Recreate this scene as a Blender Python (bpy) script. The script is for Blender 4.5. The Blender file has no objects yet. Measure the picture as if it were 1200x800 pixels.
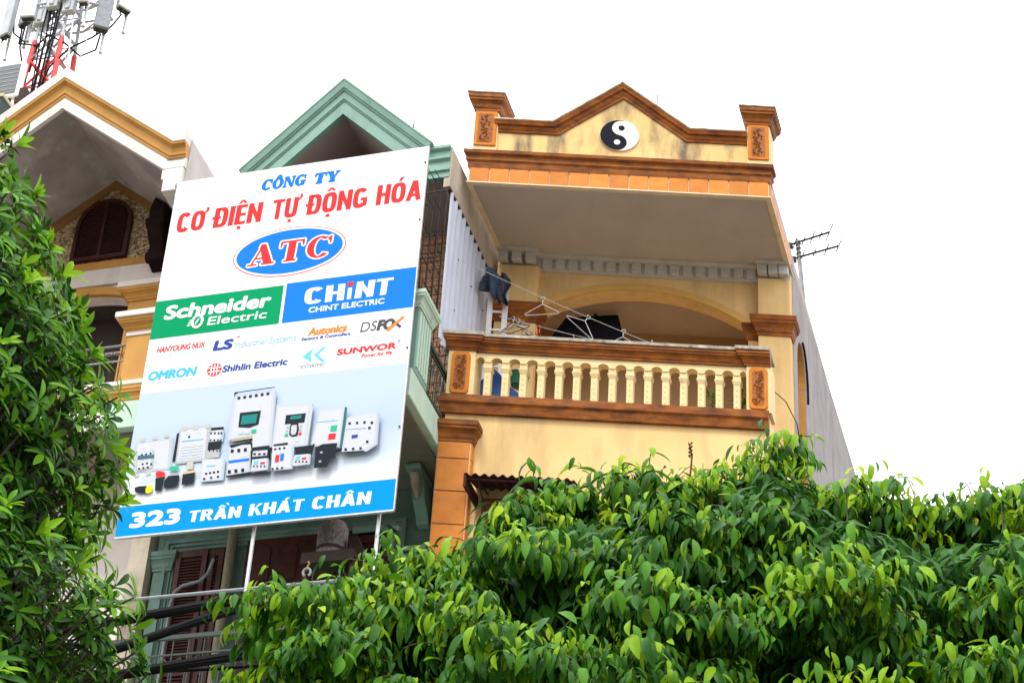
import bpy, bmesh, math, random
import numpy as np
from mathutils import Vector, Matrix
R_ = math.radians
S = bpy.context.scene
COL = S.collection

# ------------------------------------------------------------------ camera, sky, sun, exposure
F_PX, PITCH, ROLL = 2600.0, R_(34.3), R_(3.76)
fwd = Vector((0, math.cos(PITCH), math.sin(PITCH)))
r0 = Vector((1, 0, 0)); u0 = r0.cross(fwd)
cx = math.cos(ROLL) * r0 + math.sin(ROLL) * u0
cy = -math.sin(ROLL) * r0 + math.cos(ROLL) * u0
cam_d = bpy.data.cameras.new('camera'); cam = bpy.data.objects.new('camera', cam_d); COL.objects.link(cam)
M = Matrix((cx, cy, -fwd)).transposed().to_4x4(); M.translation = (0, 0, 1.6); cam.matrix_world = M
cam_d.sensor_width = 36; cam_d.lens = F_PX / 1200 * 36; cam_d.clip_end = 5000; cam_d.clip_start = 0.05
S.camera = cam
SUN_EL, SUN_AZ = R_(58), R_(205)          # azimuth clockwise from +Y: behind the camera, a little to its left
W = bpy.data.worlds.new("World"); S.world = W; W.use_nodes = True
nt = W.node_tree; nt.nodes.clear()
sky = nt.nodes.new('ShaderNodeTexSky'); sky.sky_type = 'NISHITA'; sky.sun_disc = False
sky.sun_elevation = SUN_EL; sky.sun_rotation = SUN_AZ; sky.dust_density = 4
cloud = nt.nodes.new('ShaderNodeTexNoise'); cloud.inputs['Scale'].default_value = 1.6; cloud.inputs['Detail'].default_value = 5
cr = nt.nodes.new('ShaderNodeValToRGB'); cr.color_ramp.elements[0].color = (13.0, 13.2, 13.8, 1); cr.color_ramp.elements[1].color = (15.5, 15.5, 15.6, 1)
mx = nt.nodes.new('ShaderNodeMixRGB'); mx.inputs[0].default_value = 0.93
bg = nt.nodes.new('ShaderNodeBackground'); bg.inputs[1].default_value = 0.1; wo = nt.nodes.new('ShaderNodeOutputWorld')
nt.links.new(cloud.outputs['Fac'], cr.inputs[0]); nt.links.new(sky.outputs[0], mx.inputs[1]); nt.links.new(cr.outputs[0], mx.inputs[2])
tcw = nt.nodes.new('ShaderNodeTexCoord'); spw = nt.nodes.new('ShaderNodeSeparateXYZ'); nt.links.new(tcw.outputs['Generated'], spw.inputs[0])
ov = nt.nodes.new('ShaderNodeMapRange'); ov.inputs[1].default_value = 0; ov.inputs[2].default_value = 1; ov.inputs[3].default_value = .50; ov.inputs[4].default_value = 1.5   # overcast sky: three times brighter overhead than at the horizon
nt.links.new(spw.outputs['Z'], ov.inputs[0]); vm = nt.nodes.new('ShaderNodeVectorMath'); vm.operation = 'SCALE'
nt.links.new(mx.outputs[0], vm.inputs[0]); nt.links.new(ov.outputs[0], vm.inputs['Scale']); nt.links.new(vm.outputs[0], bg.inputs[0]); nt.links.new(bg.outputs[0], wo.inputs[0])
sl = bpy.data.lights.new('sun', 'SUN'); sl.energy = 1.5; sl.angle = R_(14); sl.color = (1, .96, .9)
so = bpy.data.objects.new('sun', sl); COL.objects.link(so)
sd = Vector((math.sin(SUN_AZ) * math.cos(SUN_EL), math.cos(SUN_AZ) * math.cos(SUN_EL), math.sin(SUN_EL)))
so.rotation_euler = sd.to_track_quat('Z', 'Y').to_euler(); so.location = (0, -20, 60)
S.view_settings.view_transform = 'Standard'; S.view_settings.look = 'None'
S.view_settings.exposure = 0.75; S.view_settings.gamma = 1
S.render.resolution_x, S.render.resolution_y = 1024, 682
rng = random.Random(7)

# ------------------------------------------------------------------ materials
def mat(name, col, col2=None, scale=3.0, rough=.8, bump=.0, bscale=60, stain=None, st_scale=1.2, st_lo=.56, st_hi=.7, st_amt=.8,
        streak=1.0, spec=.3, metal=0, transl=0, objrand=0, pos=True):
    m = bpy.data.materials.new(name); m.use_nodes = True; n = m.node_tree; N = n.nodes; L = n.links
    b = N['Principled BSDF']; b.inputs['Roughness'].default_value = rough; b.inputs['Metallic'].default_value = metal
    b.inputs['Specular IOR Level'].default_value = spec
    if pos: src = N.new('ShaderNodeNewGeometry').outputs['Position']
    else: src = N.new('ShaderNodeTexCoord').outputs['Object']
    def noise(sc, det=5, vec=None):
        t = N.new('ShaderNodeTexNoise'); t.inputs['Scale'].default_value = sc; t.inputs['Detail'].default_value = det
        t.inputs['Roughness'].default_value = .62
        L.new(vec or src, t.inputs['Vector']); return t.outputs['Fac']
    c2 = col2 or tuple(c * .82 for c in col)
    t = noise(scale)
    rp = N.new('ShaderNodeValToRGB'); rp.color_ramp.elements[0].position = .32; rp.color_ramp.elements[1].position = .68
    rp.color_ramp.elements[0].color = (*c2, 1); rp.color_ramp.elements[1].color = (*col, 1); L.new(t, rp.inputs[0])
    cur = rp.outputs[0]
    if stain:
        mp = N.new('ShaderNodeMapping'); mp.inputs['Scale'].default_value = (1, 1, 1 / streak); L.new(src, mp.inputs[0])
        t2 = noise(st_scale, 8, mp.outputs[0])
        mr = N.new('ShaderNodeMapRange'); mr.inputs[1].default_value = st_lo; mr.inputs[2].default_value = st_hi
        mr.inputs[3].default_value = 0; mr.inputs[4].default_value = st_amt; L.new(t2, mr.inputs[0])
        x = N.new('ShaderNodeMixRGB'); x.inputs[2].default_value = (*stain, 1); L.new(mr.outputs[0], x.inputs[0]); L.new(cur, x.inputs[1]); cur = x.outputs[0]
    if objrand:
        oi = N.new('ShaderNodeObjectInfo'); h = N.new('ShaderNodeHueSaturation')
        mr = N.new('ShaderNodeMapRange'); mr.inputs[3].default_value = 1 - objrand; mr.inputs[4].default_value = 1 + objrand
        L.new(oi.outputs['Random'], mr.inputs[0]); L.new(mr.outputs[0], h.inputs['Value']); L.new(cur, h.inputs['Color']); cur = h.outputs[0]
    L.new(cur, b.inputs['Base Color'])
    if bump:
        bn = N.new('ShaderNodeBump'); bn.inputs['Strength'].default_value = bump; bn.inputs['Distance'].default_value = .02
        L.new(noise(bscale, 4), bn.inputs['Height']); L.new(bn.outputs[0], b.inputs['Normal'])
    if transl:
        tr = N.new('ShaderNodeBsdfTranslucent'); L.new(cur, tr.inputs[0]); ms = N.new('ShaderNodeMixShader'); ms.inputs[0].default_value = transl
        L.new(b.outputs[0], ms.inputs[1]); L.new(tr.outputs[0], ms.inputs[2]); L.new(ms.outputs[0], N['Material Output'].inputs[0])
    return m
def pmat(name, col, rough=.6): return mat(name, col, tuple(c * .96 for c in col), 2, rough, spec=.04)

MYEL = mat('yellow_plaster', (.82, .575, .255), (.74, .495, .205), 1.4, .85, .2, 70, (.30, .20, .11), 2.4, .47, .80, .75, 5)
MYELD = mat('yellow_parapet_plaster', (.80, .57, .25), (.70, .47, .18), 2.5, .85, .15, 90, (.075, .07, .065), 3.0, .47, .68, .85, 3.5)
MCRM = mat('cream_paint', (.80, .63, .33), (.72, .54, .26), 5, .7, .08, 80, (.25, .2, .14), 6, .6, .8, .5, 2)
MBRN = mat('brown_glazed_trim', (.36, .118, .017), (.21, .056, .009), 5, .55, .12, 60, (.05, .025, .014), 3.4, .44, .70, .85, .3, spec=.15)
MCOP = mat('weathered_coping', (.62, .56, .44), (.3, .27, .22), 8, .9, .2, 60, (.05, .05, .045), 5, .52, .66, .7)
MTER = mat('terracotta_tile', (.66, .235, .030), (.55, .175, .02), 5, .5, .04, 60, (.30, .10, .03), 6, .55, .75, .6, 1, objrand=.16, spec=.2)
MREL = mat('brown_relief', (.46, .16, .025), (.20, .055, .012), 40, .6, .9, 55)
MGRT = mat('pale_grout', (.78, .64, .42), None, 8, .8)
MSOF = mat('soffit_plaster', (.50, .445, .40), (.43, .38, .345), 1.5, .9, .08, 60, (.2, .15, .12), 1.5, .58, .8, .45, 1)
MDEN = mat('dentil_paint', (.56, .53, .49), None, 4, .8, .05)
MGRY = mat('grey_render', (.40, .37, .365), (.30, .275, .27), 2.6, .95, .35, 60, (.17, .16, .15), 3.0, .48, .8, .6, 9)
MBLK = mat('black_paint', (.014, .015, .022), None, 5, .7, spec=.05)
MWHT = mat('white_paint', (.84, .84, .83), None, 5, .5)
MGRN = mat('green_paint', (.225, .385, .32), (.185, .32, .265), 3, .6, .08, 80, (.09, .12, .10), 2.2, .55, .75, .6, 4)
MGRL = mat('pale_green_paint', (.50, .66, .54), (.42, .58, .47), 2, .7, .1, 80, (.30, .15, .06), 3.2, .56, .72, .8, 8)
MGBR = mat('brown_soffit', (.36, .275, .245), (.29, .225, .20), 1.6, .9, .1, 60)
MBRK = mat('orange_brick', (.80, .45, .27), (.68, .34, .18), 12, .85, .2, 90, objrand=.18)
MMOR = mat('mortar', (.55, .44, .34), None, 20, .95, .2)
MIRN = mat('rusty_iron', (.025, .02, .018), (.05, .026, .018), 14, .8, spec=.3)
MIRG = mat('dark_green_iron', (.03, .06, .055), (.05, .05, .04), 9, .5)
MSHT = mat('translucent_sheet', (.72, .75, .86), (.64, .67, .78), 3, .35, 0, stain=(.35, .33, .32), st_scale=2, st_lo=.62, st_hi=.8, st_amt=.35, streak=6, transl=.25)
MSTN = mat('stained_or_shaded_concrete', (.62, .54, .43), (.45, .38, .3), 3, .95, .2, 60, (.16, .12, .09), 2.5, .5, .7, .7, 3)
MBST = mat('black_stained_render', (.15, .14, .15), (.07, .065, .07), 5, .95, .2, 50, (.3, .33, .3), 4, .58, .7, .7, 2)
MWOD = mat('dark_red_wood', (.080, .020, .013), (.04, .011, .008), 6, .5, .05, 40, spec=.25)
MLWH = mat('offwhite_plaster', (.78, .72, .66), (.70, .63, .57), 2, .85, .08, 60, (.4, .33, .27), 1.8, .58, .75, .45, 3)
MLSD = mat('grey_white_plaster', (.58, .55, .54), (.48, .45, .44), 2, .9, .1, 60, (.25, .23, .22), 3, .55, .75, .5, 4)
MORN = mat('ochre_trim', (.56, .285, .055), (.46, .22, .04), 3, .55, .05, 60, (.3, .14, .03), 4, .58, .75, .4, 3)
MLSF = mat('grey_stained_soffit', (.44, .39, .36), (.27, .235, .22), 1.1, .95, .1, 50, (.58, .53, .49), 1.3, .5, .62, .7, 1)
def pebble():
    m = mat('pebble_dash', (.5, .37, .22), None, 4, .9); n = m.node_tree; N = n.nodes; L = n.links; b = N['Principled BSDF']
    v = N.new('ShaderNodeTexVoronoi'); v.inputs['Scale'].default_value = 30; g = N.new('ShaderNodeNewGeometry'); L.new(g.outputs['Position'], v.inputs['Vector'])
    rp = N.new('ShaderNodeValToRGB'); rp.color_ramp.elements[0].color = (.14, .085, .045, 1); rp.color_ramp.elements[1].color = (.68, .53, .33, 1)
    sp = N.new('ShaderNodeSeparateColor'); L.new(v.outputs['Color'], sp.inputs[0]); L.new(sp.outputs[0], rp.inputs[0]); L.new(rp.outputs[0], b.inputs['Base Color'])
    bn = N.new('ShaderNodeBump'); bn.invert = True; bn.inputs['Strength'].default_value = 1; bn.inputs['Distance'].default_value = .02
    L.new(v.outputs['Distance'], bn.inputs['Height']); L.new(bn.outputs[0], b.inputs['Normal']); return m
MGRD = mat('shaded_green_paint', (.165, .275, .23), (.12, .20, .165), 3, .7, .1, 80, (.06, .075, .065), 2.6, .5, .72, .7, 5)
MPEB = pebble()
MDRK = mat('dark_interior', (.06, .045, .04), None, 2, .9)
MROO = mat('room_plaster', (.74, .52, .33), None, 1.4, .9)
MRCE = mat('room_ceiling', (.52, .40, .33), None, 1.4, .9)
MGLV = mat('galvanised_steel', (.62, .63, .65), (.45, .46, .48), 12, .45, metal=.4)
MSTL = mat('grey_steel', (.30, .32, .34), (.2, .21, .23), 10, .6, metal=.2)
MRED = mat('red_painted_steel', (.75, .07, .06), (.6, .05, .05), 6, .5)
MTWG = mat('pale_grey_plastic', (.5, .53, .56), (.4, .43, .46), 4, .5)
MCAB = mat('black_rubber', (.010, .010, .012), None, 20, .75, spec=.1)
MTAN = mat('tan_pipe', (.30, .26, .17), (.2, .17, .12), 6, .6)
MCON = mat('mottled_concrete', (.26, .24, .235), (.1, .09, .09), 26, .9, .5, 40)
MBLU = mat('blue_plastic', (.04, .16, .62), (.03, .12, .5), 3, .35)
MDNM = mat('denim', (.07, .10, .16), (.03, .04, .065), 14, .9, .3, 70)
MAWN = mat('maroon_sheet', (.06, .02, .016), (.035, .014, .012), 5, .65, spec=.15)
MASP = mat('asphalt', (.055, .055, .058), (.04, .04, .042), 2, .9, .3, 80)
MPAV = mat('paving', (.20, .19, .18), (.15, .145, .14), 3, .9, .2, 40)
MKRB = mat('kerb_stone', (.36, .35, .33), None, 5, .85)
MSOI = mat('soil', (.08, .06, .04), None, 4, .95)
MBRK2 = mat('bark', (.13, .10, .075), (.06, .045, .035), 18, .95, .6, 40)

# ------------------------------------------------------------------ frames and builders
class Fr:
    def __init__(s, O, ud, wd):
        a, b = R_(ud), R_(wd)
        s.O = Vector(O); s.u = Vector((math.cos(a), -math.sin(a), 0)); s.w = Vector((math.sin(b), math.cos(b), 0))
    def L(s, u, w, z): return s.u * u + s.w * w + Vector((0, 0, z))
    def W(s, u, w, z): return s.O + s.L(u, w, z)
FW = Fr((0, 0, 0), 0, 0)                       # world axes
FR = Fr((-.785, 23, 0), 1.2, 17.5)             # yellow house: u along its front, w into the plot
_o = FR.W(-.05, -.37, 0)
FG = Fr((_o.x, _o.y, 0), 18.3, 17.5)           # green house, left house and billboard
WL = {}

class MB:
    def __init__(s): s.v = []; s.f = []; s.m = []; s.mi = 0
    def add(s, vs, fs):
        o = len(s.v); s.v += [tuple(p) for p in vs]; s.f += [tuple(i + o for i in f) for f in fs]; s.m += [s.mi] * len(fs); return s
    def box(s, a, b, c, d, e, f):
        return s.add([(a, c, e), (b, c, e), (b, d, e), (a, d, e), (a, c, f), (b, c, f), (b, d, f), (a, d, f)],
                     [(0, 3, 2, 1), (4, 5, 6, 7), (0, 1, 5, 4), (1, 2, 6, 5), (2, 3, 7, 6), (3, 0, 4, 7)])
    def prism(s, poly, a, b, ax='w'):
        n = len(poly)
        mk = {'w': lambda p, t: (p[0], t, p[1]), 'u': lambda p, t: (t, p[0], p[1]), 'z': lambda p, t: (p[0], p[1], t)}[ax]
        vs = [mk(p, a) for p in poly] + [mk(p, b) for p in poly]
        return s.add(vs, [tuple(range(n - 1, -1, -1)), tuple(range(n, 2 * n))] + [(i, (i + 1) % n, n + (i + 1) % n, n + i) for i in range(n)])
    def flat(s, poly, w): return s.add([(p[0], w, p[1]) for p in poly], [tuple(range(len(poly)))])
    def tube(s, path, r, n=6, close=False, caps=True):
        P = [Vector(p) for p in path]; vs = []; k = len(P)
        rr = r if isinstance(r, (list, tuple)) else [r] * k
        prev = None
        for i, p in enumerate(P):
            if close: t = (P[(i + 1) % k] - P[i - 1])
            else: t = (P[min(i + 1, k - 1)] - P[max(i - 1, 0)])
            t.normalize()
            if prev is None:
                a = t.cross(Vector((0, 0, 1)) if abs(t.z) < .9 else Vector((1, 0, 0)))
            else: a = prev - t * prev.dot(t)
            a.normalize(); b = t.cross(a); prev = a
            for j in range(n):
                q = 2 * math.pi * j / n; vs.append(p + (a * math.cos(q) + b * math.sin(q)) * rr[i])
        fs = [(i * n + j, i * n + (j + 1) % n, (i + 1) * n + (j + 1) % n, (i + 1) * n + j) for i in range(k - 1) for j in range(n)]
        if close: fs += [((k - 1) * n + j, (k - 1) * n + (j + 1) % n, (j + 1) % n, j) for j in range(n)]
        elif caps: fs += [tuple(range(n - 1, -1, -1)), tuple(range((k - 1) * n, k * n))]
        return s.add(vs, fs)
    def lathe(s, prof, c=(0, 0), n=12):
        vs = [(c[0] + r * math.cos(2 * math.pi * j / n), c[1] + r * math.sin(2 * math.pi * j / n), z) for r, z in prof for j in range(n)]
        k = len(prof)
        fs = [(i * n + j, i * n + (j + 1) % n, (i + 1) * n + (j + 1) % n, (i + 1) * n + j) for i in range(k - 1) for j in range(n)]
        return s.add(vs, fs + [tuple(range(n - 1, -1, -1)), tuple(range((k - 1) * n, k * n))])
    def sweep(s, path, prof, plane='uw', c=0, closed=False):
        """profile (a,b): a = outward along the in-plane normal (right of travel), b = along the third axis; mitred corners"""
        P = [Vector(p) for p in path]; k = len(P); rings = []
        for i in range(k):
            def nrm(a, b): d = (b - a).normalized(); return Vector((d.y, -d.x))
            if closed: n1, n2 = nrm(P[i - 1], P[i]), nrm(P[i], P[(i + 1) % k])
            else:
                n1 = nrm(P[i - 1], P[i]) if i else nrm(P[0], P[1]); n2 = nrm(P[i], P[i + 1]) if i < k - 1 else n1
            m = (n1 + n2); m = m / max(.3, m.dot(n1))
            ring = []
            for a, b in prof:
                q = P[i] + m * a
                ring.append((q.x, q.y, c + b) if plane == 'uw' else (q.x, c + b, q.y))
            rings += ring
        n = len(prof)
        fs = [(i * n + j, i * n + (j + 1) % n, ((i + 1) % k) * n + (j + 1) % n, ((i + 1) % k) * n + j) for i in range(k if closed else k - 1) for j in range(n)]
        if not closed: fs += [tuple(range(n - 1, -1, -1)), tuple(range((k - 1) * n, k * n))]
        return s.add(rings, fs)

def mesh_of(name, mb, mats, fr, bevel=0, smooth=False):
    me = bpy.data.meshes.new(name)
    vs = [fr.L(*p) for p in mb.v]
    me.from_pydata(vs, [], mb.f)
    if not isinstance(mats, (list, tuple)): mats = [mats]
    for m in mats: me.materials.append(m)
    if len(mats) > 1: me.polygons.foreach_set('material_index', mb.m)
    bm = bmesh.new(); bm.from_mesh(me)
    bmesh.ops.recalc_face_normals(bm, faces=bm.faces)
    if bevel:
        es = [e for e in bm.edges if len(e.link_faces) == 2 and e.calc_face_angle(0) > .5]
        bmesh.ops.bevel(bm, geom=es, offset=bevel, segments=1, profile=.5, affect='EDGES', clamp_overlap=True)
    bm.to_mesh(me); bm.free()
    if smooth:
        me.polygons.foreach_set('use_smooth', [True] * len(me.polygons))
        try: me.set_sharp_from_angle(angle=R_(40))
        except Exception: pass
    return me
def put(name, data, fr, at, parent):
    o = bpy.data.objects.new(name, data); COL.objects.link(o)
    w = fr.W(*at) if at is not None else (WL[parent.name].copy() if parent else fr.O.copy())
    if parent: o.parent = parent; o.location = w - WL[parent.name]
    else: o.location = w
    WL[o.name] = w
    return o
def part(name, mb, mats, parent, fr, at=None, bevel=0, smooth=False, label=None, kind=None):
    """mesh part; without 'at' vertices are given in absolute frame coordinates"""
    if at is None:
        base = WL[parent.name]; me = mesh_of(name, mb, mats, fr, bevel, smooth); me.transform(Matrix.Translation(fr.O - base))
        o = put(name, me, fr, None, parent)
    else:
        o = put(name, mesh_of(name, mb, mats, fr, bevel, smooth), fr, at, parent)
    if label: o['label'] = label
    if kind: o['kind'] = kind
    return o
def inst(src, fr, at, parent, name=None): return put(name or src.name.split('.')[0], src.data, fr, at, parent)
def thing(name, label, cat, fr, at, group=None):
    o = bpy.data.objects.new(name, None); COL.objects.link(o); o.empty_display_size = .2
    o.location = fr.W(*at); WL[o.name] = fr.W(*at); o['label'] = label; o['category'] = cat
    if group: o['group'] = group
    return o
def solo(name, label, cat, mb, mats, fr, at, group=None, bevel=0, smooth=False):
    o = put(name, mesh_of(name, mb, mats, fr, bevel, smooth), fr, at, None)
    o['label'] = label; o['category'] = cat
    if group: o['group'] = group
    return o
def struct(name, mb, m, fr=FW):
    o = put(name, mesh_of(name, mb, m, fr), fr, (0, 0, 0), None); o['kind'] = 'structure'; return o
def B(*a): return MB().box(*a)
def arc(cx_, cz, rx, rz, a0, a1, n): return [(cx_ + rx * math.cos(R_(a0 + (a1 - a0) * i / n)), cz + rz * math.sin(R_(a0 + (a1 - a0) * i / n))) for i in range(n + 1)]
# moulding profiles (outward, height) built from z0 up to z1 with projection p
def cyma(z0, z1, p, base=-.03):
    h = z1 - z0
    return [(base, z0), (p * .18, z0), (p * .18, z0 + h * .12), (p * .32, z0 + h * .2), (p * .42, z0 + h * .38), (p * .62, z0 + h * .52), (p * .86, z0 + h * .6),
            (p * .86, z0 + h * .7), (p, z0 + h * .76), (p, z1), (base, z1)]
def cyma_inv(z0, z1, p, base=-.03):
    h = z1 - z0
    return [(base, z0), (p, z0), (p, z0 + h * .3), (p * .8, z0 + h * .36), (p * .8, z0 + h * .46), (p * .5, z0 + h * .58), (p * .36, z0 + h * .78), (p * .36, z0 + h * .88), (p * .15, z1), (base, z1)]

# ------------------------------------------------------------------ the setting: ground, road, pavements, median
struct('ground', B(-1500, 1500, -1500, 1500, -.6, -.02), MSOI)
struct('road', MB().box(-300, 300, 3.2, 8.6, -.3, 0).box(-300, 300, 12.4, 18.4, -.3, 0), MASP)
struct('pavement', MB().box(-300, 300, -6, 3.0, -.3, .13).box(-300, 300, 18.6, 25.5, -.3, .13), MPAV)
struct('kerb', MB().box(-300, 300, 3.0, 3.2, -.3, .14).box(-300, 300, 8.6, 8.8, -.3, .14).box(-300, 300, 12.2, 12.4, -.3, .14).box(-300, 300, 18.4, 18.6, -.3, .14), MKRB)
struct('median_strip', B(-300, 300, 8.8, 12.2, -.3, .1), MSOI)
mk = MB()
for x in range(-60, 60, 6):
    mk.box(x, x + 2.5, 5.85, 5.97, 0, .004).box(x, x + 2.5, 15.3, 15.42, 0, .004)
struct('road_marking', mk, MWHT)

# ================================================================== YELLOW HOUSE (right)
H = thing('yellow_townhouse', 'tall yellow townhouse with terracotta trim, baluster balcony and round black and white gable emblem', 'house', FR, (2, 1, 0))
f = FR
part('wall', B(.02, 4.0, .02, 1.72, 0, 16.17), MYEL, H, f)                       # projecting bay under the balcony
part('wall', B(0, 4.04, 1.74, 13, 0, 16.40), MYEL, H, f)
# grey side wall with an arched niche
t = 4.05
zs_, a_, b_ = 18.55, 2.05, 2.78
out = [(1.76, .0), (a_, 0), (a_, zs_)] + [(p[0], p[1]) for p in arc((a_ + b_) / 2, zs_, (b_ - a_) / 2, .5, 180, 0, 14)][1:-1] + [(b_, zs_), (b_, 0), (13, 0), (13, 20.35), (7.7, 20.28), (1.76, 19.97)]
part('side_wall', MB().prism(out, 3.86, t, 'u'), MGRY, H, f)
part('niche_lining', MB().box(3.78, 3.87, a_ - .1, b_ + .1, 14, 19.2).box(3.862, 4.04, b_ + .001, b_ + .02, 14, zs_).box(3.861, 4.042, b_ - .012, b_ - .001, 14, zs_ - .02), MORN, H, f)
lin = MB(); ar = arc((a_ + b_) / 2, zs_, (b_ - a_) / 2 - .003, .497, 150, 0, 12)
for i in range(12): lin.add([(3.87, ar[i][0], ar[i][1]), (4.045, ar[i][0], ar[i][1]), (4.045, ar[i + 1][0], ar[i + 1][1]), (3.87, ar[i + 1][0], ar[i + 1][1])], [(0, 1, 2, 3)])
part('arch_lining', lin, MORN, H, f)
part('drip_pipe', MB().tube([(4.07, p[0], p[1]) for p in arc((a_ + b_) / 2 + .02, zs_, (b_ - a_) / 2 + .03, .56, 90, 0, 8)] + [(4.07, b_ + .05, 18.35)], .016), MCAB, H, f)
part('side_wire', MB().tube([(4.0, .3, 16.95), (4.02, 1.2, 17.35), (4.075, 1.75, 17.35), (4.08, 1.95, 17.1), (4.08, 2.0, 16.7)], .007, 5).tube([(4.07, 2.1, 15.6), (4.12, 2.3, 15.65), (4.1, 2.5, 15.55), (4.15, 2.7, 15.6), (4.1, 2.6, 15.7), (4.09, 2.2, 15.75)], .012, 5), MCAB, H, f)
# loggia front wall with elliptical arch
cu, zsp, rx, rz = 1.94, 18.87, 1.50, .50
ap = arc(cu, 16.87, 2.5, 2.5, 126.87, 53.13, 28)
wall = [(.0, 16.4), (cu - rx, 16.4)] + ap + [(cu + rx, 16.4), (4.04, 16.4), (4.04, 19.9), (0, 19.9)]
part('loggia_wall', MB().prism(wall, 1.74, 2.0, 'w'), MYEL, H, f)
ao = arc(cu, 16.87, 2.60, 2.60, 126.87, 53.13, 28)
part('arch_band', MB().prism(ao + arc(cu, 16.87, 2.497, 2.497, 53.13, 126.87, 28), 1.715, 1.745, 'w'),
     mat('arch_band_paint', (.70, .42, .12), None, 3, .8), H, f)
for (a, b) in ((.04, .60), (3.60, 4.035)):
    part('pilaster', B(a, b, 1.60, 1.74, 16.4, 19.6), MYEL, H, f, bevel=.006)
    part('pilaster_cap', MB().sweep([(a, 1.8), (a, 1.60), (b, 1.60), (b, 1.8)][::-1] if False else [(a, 1.80), (a, 1.60), (b, 1.60), (b, 1.80)], cyma(18.64, 18.93, .10), 'uw'), MBRN, H, f)
part('inner_cap', MB().sweep([(cu + rx - .02, 2.0), (cu + rx - .02, 1.74), (cu + rx + .2, 1.74)], cyma(18.64, 18.90, .06), 'uw'), MBRN, H, f)
part('inner_cap', MB().sweep([(cu - rx - .2, 1.74), (cu - rx + .02, 1.74), (cu - rx + .02, 2.0)], cyma(18.64, 18.90, .06), 'uw'), MBRN, H, f)
# room behind the arch
part('room', MB().box(.1, 3.9, 3.5, 3.6, 16.4, 19.6).box(.05, .12, 2.0, 4, 16.4, 19.6).box(3.84, 3.859, 2.0, 4, 16.4, 19.6), MROO, H, f)
part('room_ceiling', MB().box(.1, 3.9, 2.0, 4, 19.50, 19.6), MRCE, H, f)
part('room_beam', MB().box(.12, 3.84, 3.0, 3.2, 19.30, 19.5), mat('beam_paint', (.5, .3, .14), None, 2, .8), H, f)
# balcony floor, parapet with balusters
part('balcony_floor', B(.03, 3.99, .03, 1.9, 16.20, 16.41), MCRM, H, f)
pth = [(.0, 1.74), (.0, .0), (4.02, .0), (4.02, 1.74)]
def ring(z0, z1, p, fn=cyma): return MB().sweep(pth, fn(z0, z1, p), 'uw')
part('lower_moulding', MB().sweep([(.0, 1.74), (.0, .0), (4.0, .0)], [(-.03, 16.17), (.03, 16.17), (.035, 16.2), (.05, 16.28), (.075, 16.31), (.075, 16.34), (.055, 16.35), (.055, 16.38), (.03, 16.39), (.03, 16.44), (-.03, 16.44)], 'uw'), MBRN, H, f)
rp_ = [(.30, .02), (3.74, .02)]
part('rail_moulding', MB().sweep(rp_, cyma(17.10, 17.285, .085), 'uw'), MBRN, H, f)
part('rail_coping', MB().sweep(rp_, [(-.14, 17.285), (.1, 17.285), (.105, 17.325), (.03, 17.34), (-.14, 17.335)], 'uw'), MCOP, H, f)
for a, b in ((.0, .345), (3.715, 4.03)):
    part('balcony_pier', B(a + .005, b, .0, .28, 16.42, 17.14), MCRM, H, f, bevel=.006)
    sq = [(a, .28), (a, 0.0), (b, 0.0), (b, .28)] if a == 0 else [(a, .28), (a, 0.0), (b, 0.0)]
    part('pier_cap', MB().sweep(sq, cyma(17.10, 17.285, .10), 'uw'), MBRN, H, f)
    part('pier_coping', MB().sweep(sq, [(-.16, 17.286), (.115, 17.286), (.12, 17.33), (.03, 17.345), (-.16, 17.345)], 'uw').box(a, b, 0, .28, 17.28, 17.344), MCOP, H, f)
    m_ = (a + b) / 2; hw = .115
    pan = [(m_ - hw + .03, 16.46), (m_ + hw - .03, 16.46), (m_ + hw, 16.50), (m_ + hw, 17.03), (m_ + hw - .03, 17.08), (m_ - hw + .03, 17.08), (m_ - hw, 17.03), (m_ - hw, 16.50)]
    fp = part('relief_panel', MB().prism(pan, -.022, .002, 'w'), mat('orange_panel', (.62, .21, .025), None, 6, .6, spec=.1) if a == 0 else bpy.data.materials['orange_panel'], H, f, bevel=.006)
    part('relief_ground', MB().prism([(m_ - .055, 16.52), (m_ + .055, 16.52), (m_ + .072, 16.56), (m_ + .072, 16.98), (m_ + .055, 17.02), (m_ - .055, 17.02), (m_ - .072, 16.98), (m_ - .072, 16.56)], -.026, -.021, 'w'), MREL, fp, f)
    rl = MB(); rg = random.Random(3)
    for k in range(34):
        x = m_ + rg.uniform(-.055, .055); z = 16.54 + k * .0139; r = rg.uniform(.012, .024)
        rl.tube([(x + r * math.cos(q), -.028, z + r * math.sin(q)) for q in (0, 1.3, 2.5, 3.8, 5.0)], .0065, 4)
    part('relief', rl, MREL, fp, f)
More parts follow.
